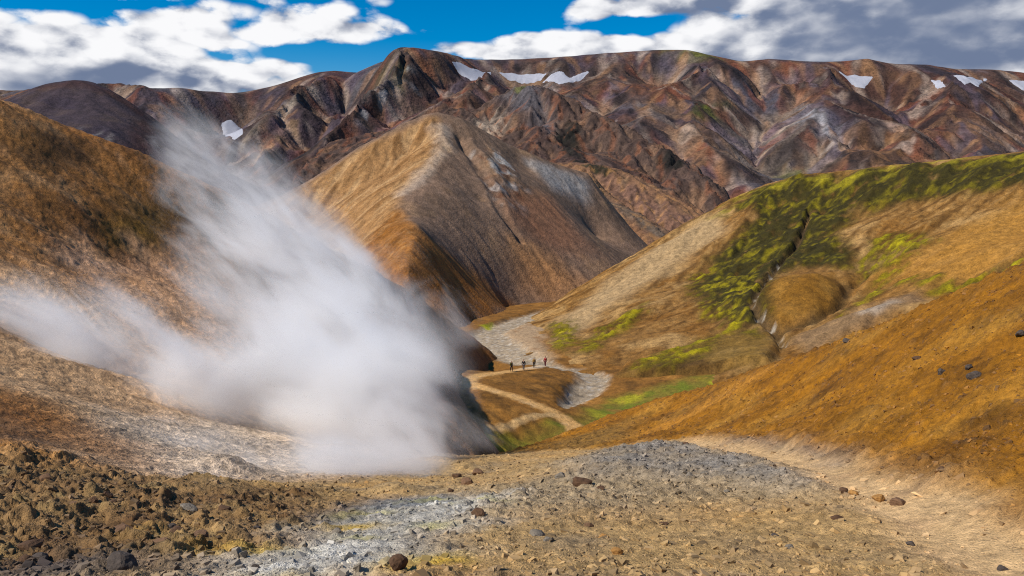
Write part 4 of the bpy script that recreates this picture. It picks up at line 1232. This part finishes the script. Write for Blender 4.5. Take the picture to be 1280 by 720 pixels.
def rock(px, py, w, hgt, mat, label, seed, deep=.30, yaw=0.0, group=None, dy=0.9):
    """w: width in picture pixels; hgt: height as a share of the width"""
    x, y, z = ground_at(px, py + w * hgt * .35)
    r = w * y / FPX / 2
    me = rock_mesh(seed)
    me.materials.append(MATS[mat])
    o = put('rock', me, None, label, 'rock', group)
    o.scale = (r, r * dy, r * hgt)
    o.rotation_euler = (0, 0, yaw)
    o.location = (x, y, z + r * hgt * (1 - 2 * deep) * .8)
    return o


ROCKS = [
    (152, 706, 40, .72, 'rock_dark', 'large angular dark grey rock at the bottom edge, left of the pale streak'),
    (50, 697, 26, .60, 'rock_dark', 'rounded purple grey stone lowest in the left corner'),
    (34, 701, 20, .60, 'rock_umber', 'dark stone touching the left side of the purple grey stone'),
    (38, 684, 38, .55, 'rock_umber', 'broad brown lump just above the purple grey corner stone'),
    (201, 682, 32, .55, 'rock_brown', 'brown rock up and right of the large dark grey one'),
    (151, 664, 38, .36, 'rock_brown', 'long flat brown slab in the rubble above the large dark rock'),
    (235, 641, 24, .62, 'rock_grey', 'greyish block under the rubble heap at the steam'),
    (133, 622, 15, .75, 'rock_umber', 'dark upright stone at the upper edge of the left rubble'),
    (117, 630, 15, .70, 'rock_umber', 'stone directly left below the dark upright one'),
    (140, 634, 13, .60, 'rock_umber', 'small stone directly below the dark upright one'),
    (93, 643, 16, .60, 'rock_brown', 'single brown stone in the middle of the left rubble'),
    (57, 605, 16, .70, 'rock_brown', 'rounded brown stone high in the left rubble'),
    (182, 671, 15, .60, 'rock_ochre', 'yellowish stone between the flat slab and the brown rock'),
    (222, 667, 20, .50, 'rock_umber', 'dark clod right above the brown rock of the rubble'),
    (252, 674, 26, .50, 'rock_brown', 'wide brown clod right of the brown rock of the rubble'),
    (215, 664, 14, .60, 'rock_dark', 'small dark stone among clods below the greyish block'),
    (280, 640, 16, .60, 'rock_umber', 'dark stone right of the greyish block'),
    (256, 713, 18, .55, 'rock_grey', 'flat grey stone on the pale streak at the bottom edge'),
    (318, 706, 13, .75, 'rock_dark', 'small dark stone standing on the pale grey streak'),
    (322, 664, 12, .60, 'rock_dark', 'little dark stone where rubble meets the pale streak'),
    (385, 648, 11, .50, 'rock_dark', 'tiny dark stone on the blue grey mud left of the mud cone'),
    (420, 665, 17, .55, 'rock_grey', 'grey clod in the middle of the pale streak'),
    (498, 708, 24, .95, 'rock_umber', 'dark brown upright rock beside the yellow crust at the bottom'),
    (597, 643, 21, .60, 'rock_umber', 'dark rock on bare ground below the steam\'s right end'),
    (564, 614, 10, .80, 'rock_umber', 'small rounded stone just under the steam\'s right end'),
    (589, 622, 17, .38, 'rock_pale', 'pale flat stone between the two dark ones under the steam'),
    (582, 602, 17, .75, 'rock_brown', 'tallest clod of the heap at the right end of the steam'),
    (598, 590, 16, .60, 'rock_brown', 'upper clod of the heap at the right end of the steam'),
    (571, 594, 13, .60, 'rock_umber', 'left clod of the heap at the right end of the steam'),
    (730, 604, 27, .60, 'rock_umber', 'biggest dark clod on the left part of the grey mound'),
    (701, 597, 20, .50, 'rock_grey', 'lower grey clod left of the biggest one on the mound'),
    (750, 613, 14, .45, 'rock_umber', 'low clod right below the biggest one on the mound'),
    (654, 621, 10, .60, 'rock_grey', 'small grey stone alone left of the grey mound'),
    (671, 666, 24, .50, 'rock_grey', 'grey slanting slab on the bare foreground, leftmost there'),
    (684, 676, 12, .50, 'rock_grey', 'small grey stone at the lower right of the slanting slab'),
    (735, 657, 15, .50, 'rock_brown', 'low brown stone between the slanting slab and the mound'),
    (755, 670, 19, .55, 'rock_ochre', 'ochre stone in the middle foreground, upper of two'),
    (772, 690, 18, .60, 'rock_ochre', 'ochre stone in the middle foreground, lower of two'),
    (830, 656, 12, .40, 'rock_umber', 'thin dark stone alone right of the ochre stones'),
    (968, 671, 11, .45, 'rock_dark', 'flat dark pebble above the round grey pebble'),
    (987, 686, 12, .65, 'rock_grey', 'round grey pebble on bare ground left of the path'),
    (1054, 615, 13, .60, 'rock_umber', 'dark leftmost stone of the row along the path edge'),
    (1066, 616, 13, .85, 'rock_ochre', 'upright ochre stone, second of the row along the path edge'),
    (1098, 624, 18, .65, 'rock_ochre', 'ochre stone, third of the row along the path edge'),
    (1122, 627, 23, .52, 'rock_brown', 'wide flat-topped rock, last of the row along the path edge'),
    (1046, 647, 18, .40, 'rock_umber', 'dark broken clod below the row of path stones'),
    (1137, 679, 14, .50, 'rock_dark', 'dark stone on the lower path, right of bare ground'),
    (1252, 711, 16, .45, 'rock_dark', 'dark flat stone on the path at the bottom right'),
    (1216, 470, 19, .62, 'rock_dark', 'lower of two stacked dark boulders on the orange slope'),
    (1211, 462, 12, .70, 'rock_dark', 'upper of two stacked dark boulders on the orange slope'),
    (1176, 470, 11, .85, 'rock_dark', 'rounded dark boulder left of the stacked pair on the orange slope'),
    (1147, 447, 12, .55, 'rock_umber', 'brown boulder up left of the rounded dark one'),
    (1058, 427, 13, .50, 'rock_dark', 'dark boulder near the crest of the orange slope'),
    (1275, 425, 13, .60, 'rock_dark', 'dark boulder at the right edge, high on the orange slope'),
    (1176, 597, 9, .60, 'rock_umber', 'small stone at the foot of the orange slope above the path'),
    (857, 557, 11, .50, 'rock_umber', 'dark clod on the very top of the grey mound'),
    (877, 569, 9, .70, 'rock_grey', 'grey clod right below the top of the grey mound'),
    (862, 594, 10, .80, 'rock_grey', 'upright grey clod in the middle of the mound'),
    (881, 594, 10, .60, 'rock_grey', 'slanting grey clod beside the upright one on the mound'),
    (908, 617, 9, .50, 'rock_grey', 'grey clod at the lower right foot of the mound'),
]
for i, (px, py, w, hh, mt, lb) in enumerate(ROCKS):
    rock(px, py, w, hh, mt, lb, 100 + i, yaw=random.uniform(-.5, .5))

# ---- loose small stones: too many to count
plain_mat('stone', (1, 1, 1), .9, 3.0, .2, .3, .02, attr=True)


def scatter(name, n, label, maskfn, rmin, rmax, colfn, power=2.3, yr=(4.5, 60)):
    u = rng.random(n * 3)
    Y = np.exp(math.log(yr[0]) + u * (math.log(yr[1]) - math.log(yr[0])))
    X = (rng.random(n * 3) * 1.56 - .78) * Y
    keep = rng.random(n * 3) < maskfn(X, Y)
    X, Y = X[keep][:n], Y[keep][:n]
    n = len(X)
    lo = np.maximum(rmin, Y * .0009)
    q = rng.random(n)
    R = np.minimum(lo * (1 - q * .995) ** (-1 / (power - 1)), rmax)
    Z = np.array([near_z(a, b) for a, b in zip(X, Y)])
    base = np.array([(-1, -1, -1), (1, -1, -1), (1, 1, -1), (-1, 1, -1), (-.7, -.7, .8), (.7, -.7, .8), (.7, .7, .8), (-.7, .7, .8)], float)
    Fq = np.array([(3, 2, 1, 0), (4, 5, 6, 7), (0, 1, 5, 4), (1, 2, 6, 5), (2, 3, 7, 6), (3, 0, 4, 7)])
    Vt = base[None] * (1 + rng.normal(0, .28, (n, 8, 3)))
    Vt *= np.stack([rng.uniform(.6, 1.3, n), rng.uniform(.6, 1.2, n), rng.uniform(.4, .8, n)], -1)[:, None]
    an = rng.random(n) * 6.283
    ca, sa = np.cos(an)[:, None], np.sin(an)[:, None]
    x = Vt[..., 0] * ca - Vt[..., 1] * sa; y = Vt[..., 0] * sa + Vt[..., 1] * ca
    ti = rng.normal(0, .35, (n, 1))
    z = Vt[..., 2] + ti * x
    r = (R * .62)[:, None]
    Vt = np.stack([x * r + X[:, None], y * r + Y[:, None], z * r + Z[:, None] + r * .02], -1).reshape(-1, 3)
    F = (Fq[None] + (np.arange(n) * 8)[:, None, None]).reshape(-1, 4)
    C = np.repeat(np.clip(colfn(X, Y, n), .01, .9), 8, 0)
    put(name, mesh_from(name, Vt, F, C, None, MATS['stone'], False), 'stuff', label, 'stones')


def stone_col(X, Y, n):
    c = NEAR.sample(NEAR.col, X, Y)
    g = np.array(lin(104, 92, 82))
    t = rng.random((n, 1)) * .4
    return (c * (1 - t) + g * t) * rng.uniform(.42, 1.25, (n, 1))


sm = lambda A: (lambda X, Y: NEAR.sample(A, X, Y))
scatter('rubble', 9000, 'loose broken brown rubble covering the lower left corner', sm(np.clip(Mrub * (1 - Mleft), 0, 1)), .008, .075, stone_col, 2.4, (4.5, 20))
scatter('gravel', 29000, 'small loose stones strewn over the grey and beige foreground', lambda X, Y: NEAR.sample(np.clip((1 - Mright) * (1 - Mleft) * (1 - Mrub * .7) * (1 - .75 * Mpath) * (.45 + .55 * gm), 0, 1), X, Y), .008, .075, stone_col, 2.65, (4.5, 34))
scatter('scree', 17000, 'small stones strewn over the orange slope', lambda X, Y: NEAR.sample(Mright, X, Y) * (.35 + .65 * sst(fbm(X / 2.5, Y / 2.5, 3, 5), -.1, .3)), .008, .07, stone_col, 2.7, (6, 48))

# ================================================================== WALKERS
plain_mat('skin', lin(196, 150, 124), .6, 20, .05, .1, .002)
plain_mat('hair', lin(52, 38, 28), .7, 40, .2, .3, .004)


def skinned(name, verts, edges, radii, mat, parent, root=0, sub=1):
    me = bpy.data.meshes.new(name)
    me.from_pydata(verts, edges, [])
    me.materials.append(mat)
    o = bpy.data.objects.new(name, me)
    COL.objects.link(o)
    o.parent = parent
    o.modifiers.new('skin', 'SKIN')
    for i, r in enumerate(radii):
        me.skin_vertices[0].data[i].radius = (r, r) if np.isscalar(r) else r
        me.skin_vertices[0].data[i].use_root = (i == root)
    o.modifiers['skin'].use_smooth_shade = True
    if sub:
        o.modifiers.new('sub', 'SUBSURF').levels = sub
        o.modifiers['sub'].render_levels = sub
    return o


def person(px, py, Y, label, jacket, trousers, yaw, stride=.18, arm=.15, hat=None, h=1.76):
    X, _, Z = pix(px, py, Y)
    Z = VAL.z(X, Y)
    e = bpy.data.objects.new('person', None)
    COL.objects.link(e)
    e.location = (X, Y, Z - .02)
    e.rotation_euler = (0, 0, yaw)
    s = h / 1.76
    e.scale = (s, s, s)
    e['label'] = label; e['category'] = 'person'; e['group'] = 'walkers on the trail'
    vs, es, rs = [], [], []

    def add(p, r, link=None):
        vs.append(p); rs.append(r)
        if link is not None:
            es.append((link, len(vs) - 1))
        return len(vs) - 1
    pel = add((0, 0, .95), (.15, .11))
    sp1 = add((0, .01, 1.12), (.14, .10), pel)
    ch = add((0, .0, 1.32), (.16, .11), sp1)
    nk = add((0, .01, 1.48), .055, ch)
    hb = add((0, .0, 1.56), .07, nk)
    hm = add((0, -.005, 1.64), (.075, .095), hb)
    add((0, -.005, 1.73), .06, hm)
    add((0, -.105, 1.63), .014, hm)                     # nose
    jv = {}
    for sgn in (-1, 1):
        hip = add((sgn * .10, 0, .90), .095, pel)
        kn_ = add((sgn * .11, -sgn * stride * .55 - .03, .50), .062, hip)
        an = add((sgn * .11, -sgn * stride + .02, .09), .045, kn_)
        add((sgn * .12, -sgn * stride - .14, .04), .038, an)
        sh = add((sgn * .19, 0, 1.41), .06, ch)
        el = add((sgn * .25, sgn * arm * .4 + .03, 1.14), .045, sh)
        wr = add((sgn * .26, sgn * arm - .06, .91), .028, el)
        pm = add((sgn * .26, sgn * arm - .08, .85), (.035, .022), wr)
        for k in range(4):
            f1 = add((sgn * .262, sgn * arm - .115 + k * .022, .81), .0095, pm)
            add((sgn * .25, sgn * arm - .12 + k * .022, .765 + .008 * abs(k - 1.5)), .0085, f1)
        t1 = add((sgn * .235, sgn * arm - .115, .85), .010, pm)
        add((sgn * .225, sgn * arm - .125, .815), .009, t1)
        jv[sgn] = (hip, kn_, an, sh, el, wr)
    skinned('body', vs, es, rs, MATS['skin'], e)
    # jacket
    a, b, r = [], [], []

    def cl(i, extra, link=None):
        a.append(vs[i]); q = rs[i]
        r.append(tuple(k + extra for k in q) if isinstance(q, tuple) else q + extra)
        if link is not None:
            b.append((link, len(a) - 1))
        return len(a) - 1
    c0 = cl(pel, .035); c1 = cl(sp1, .035, c0); c2 = cl(ch, .035, c1); cl(nk, .018, c2)
    for sgn in (-1, 1):
        _, _, _, sh, el, wr = jv[sgn]
        q = cl(sh, .022, c2); q = cl(el, .02, q); cl(wr, .018, q)
    skinned('jacket', a, b, r, jacket, e)
    a, b, r = [], [], []
    c0 = cl(pel, .02)
    for sgn in (-1, 1):
        hip, kn_, an, *_ = jv[sgn]
        q = cl(hip, .016, c0); q = cl(kn_, .02, q); cl(an, .02, q)
    skinned('trousers', a, b, r, trousers, e)
    for sgn in (-1, 1):
        an = vs[jv[sgn][2]]
        skinned('boot', [(an[0], an[1], .12), (an[0], an[1] + .01, .055), (an[0] + sgn * .01, an[1] - .17, .045)], [(0, 1), (1, 2)], [.058, .058, .046], MATS['boot_leather'], e)
    skinned('hair', [(0, .03, 1.60), (0, .03, 1.68), (0, .0, 1.745)], [(0, 1), (1, 2)], [.075, (.09, .098), .075], hat or MATS['hair'], e)
    return e


plain_mat('boot_leather', lin(50, 38, 30), .7, 30, .2, .3, .004)
plain_mat('cloth_red', lin(132, 26, 34), .8, 25, .15, .3, .004)
plain_mat('cloth_dark', lin(44, 42, 42), .85, 25, .15, .3, .004)
plain_mat('cloth_olive', lin(92, 86, 40), .85, 25, .15, .3, .004)
plain_mat('cloth_tan', lin(150, 116, 58), .85, 25, .15, .3, .004)
plain_mat('cloth_grey', lin(84, 82, 88), .85, 25, .15, .3, .004)
plain_mat('cloth_wine', lin(88, 36, 40), .85, 25, .15, .3, .004)
person(639.2, 462, 125.5, 'leftmost walker on the trail, in dark olive clothes', MATS['cloth_olive'], MATS['cloth_dark'], .6, .16, .12)
person(654.5, 461.5, 127.2, 'second walker from the left, in a near black jacket and grey trousers', MATS['cloth_dark'], MATS['cloth_grey'], -.3, .14, .1, None, 1.85)
person(667.6, 458.6, 130.0, 'third walker from the left, in a tan jacket and dark trousers', MATS['cloth_tan'], MATS['cloth_dark'], .2, .10, .1)
person(681.6, 455.2, 133.2, 'rightmost walker, in a dark red jacket', MATS['cloth_red'], MATS['cloth_wine'], -.5, .14, .12, None, 1.80)

# ================================================================== STEAM
def steam():
    B = [  # picture point, distance, radii, weight
        (520, 575, 23.2, (1.9, 1.8, 1.2), 1.1), (490, 540, 26, (2.9, 2.6, 2.2), 1.2), (455, 495, 30, (4.0, 3.6, 3.2), 1.2), (420, 445, 35, (5.2, 4.6, 4.2), 1.1),
        (385, 390, 40, (6.4, 5.2, 5.2), 1.0), (345, 330, 46, (6.8, 5.6, 5.8), .88), (310, 270, 52, (6.6, 5.6, 5.8), .76), (270, 215, 58, (6.2, 5.5, 5.2), .62), (240, 180, 63, (5.0, 5, 4.0), .40),
        (565, 552, 28, (2.2, 2.0, 1.6), .95), (602, 550, 30.5, (1.4, 1.5, .9), .6), (525, 475, 33, (3.6, 3.2, 3.4), .8), (545, 410, 39, (3.0, 3.0, 3.4), .36), (465, 370, 42, (4.0, 4, 4.2), .46),
        (300, 500, 30, (5.4, 4.2, 3.4), .82), (200, 445, 32, (6.4, 4.8, 4.0), .72), (95, 405, 33, (6.8, 4.8, 3.8), .62), (0, 395, 33, (5.4, 4.8, 3.4), .46),
        (320, 580, 21.5, (4.2, 2.8, 1.3), .7), (440, 588, 21, (3.4, 2.0, 1.3), .95), (200, 540, 24, (4.8, 3.4, 2.0), .56)]
    bm = bmesh.new()
    for (px, py, Y, r, w) in B:
        c = Vector(pix(px, py, Y))
        M4 = Matrix.Translation(c) @ Matrix.Diagonal((r[0] * 1.02, r[1] * 1.02, r[2] * 1.02, 1))
        bmesh.ops.create_icosphere(bm, subdivisions=3, radius=1.0, matrix=M4)
    me = bpy.data.meshes.new('steam')
    bm.to_mesh(me)
    bm.free()
    o = put('steam', me, 'stuff', 'white steam cloud blowing up and left from the hot ground', 'steam')
    rm_ = o.modifiers.new('remesh', 'REMESH')
    rm_.mode = 'VOXEL'
    rm_.voxel_size = 0.5
    m = bpy.data.materials.new('steam')
    m.use_nodes = True
    t = m.node_tree
    t.nodes.clear()
    b = NB(t)
    out = b.n('ShaderNodeOutputMaterial')
    pv = b.n('ShaderNodeVolumePrincipled')
    pv.inputs['Color'].default_value = (1.0, .998, .994, 1)
    pv.inputs['Anisotropy'].default_value = 0.15
    g = b.n('ShaderNodeNewGeometry')
    pos = g.outputs['Position']
    # swirl the position so that the puffs are torn into wisps
    acc = None
    for (px, py, Y, r, w) in B:
        c = pix(px, py, Y)
        d = b.vec('MULTIPLY', b.vec('SUBTRACT', pos, c), (1 / r[0], 1 / r[1], 1 / r[2]))
        l = b.vec('DOT_PRODUCT', d, d)
        v = b.math('MULTIPLY', b.math('SUBTRACT', 1.0, l, clamp=True), w)
        acc = v if acc is None else b.math('ADD', acc, v)
    acc = b.math('MINIMUM', acc, 1.25)
    # drift direction: to the left, up and away
    mp = b.n('ShaderNodeMapping', vector_type='TEXTURE')
    mp.inputs['Rotation'].default_value = (0, math.radians(40), math.radians(25))
    mp.inputs['Scale'].default_value = (2.3, 1.0, 1.0)
    t.links.new(pos, mp.inputs['Vector'])
    n1 = b.noise(mp.outputs[0], .31, 6.0, .64, 1.2)
    k = b.math('MULTIPLY_ADD', b.math('SUBTRACT', n1, .5), 9.5, b.math('MULTIPLY_ADD', acc, 1.35, -.77))
    k = b.math('MULTIPLY', b.math('MAXIMUM', k, 0.0), acc)
    k = b.math('MULTIPLY', k, .52)
    t.links.new(k, pv.inputs['Density'])
    t.links.new(pv.outputs[0], out.inputs['Volume'])
    m.cycles.volume_step_rate = 0.34
    me.materials.append(m)


steam()
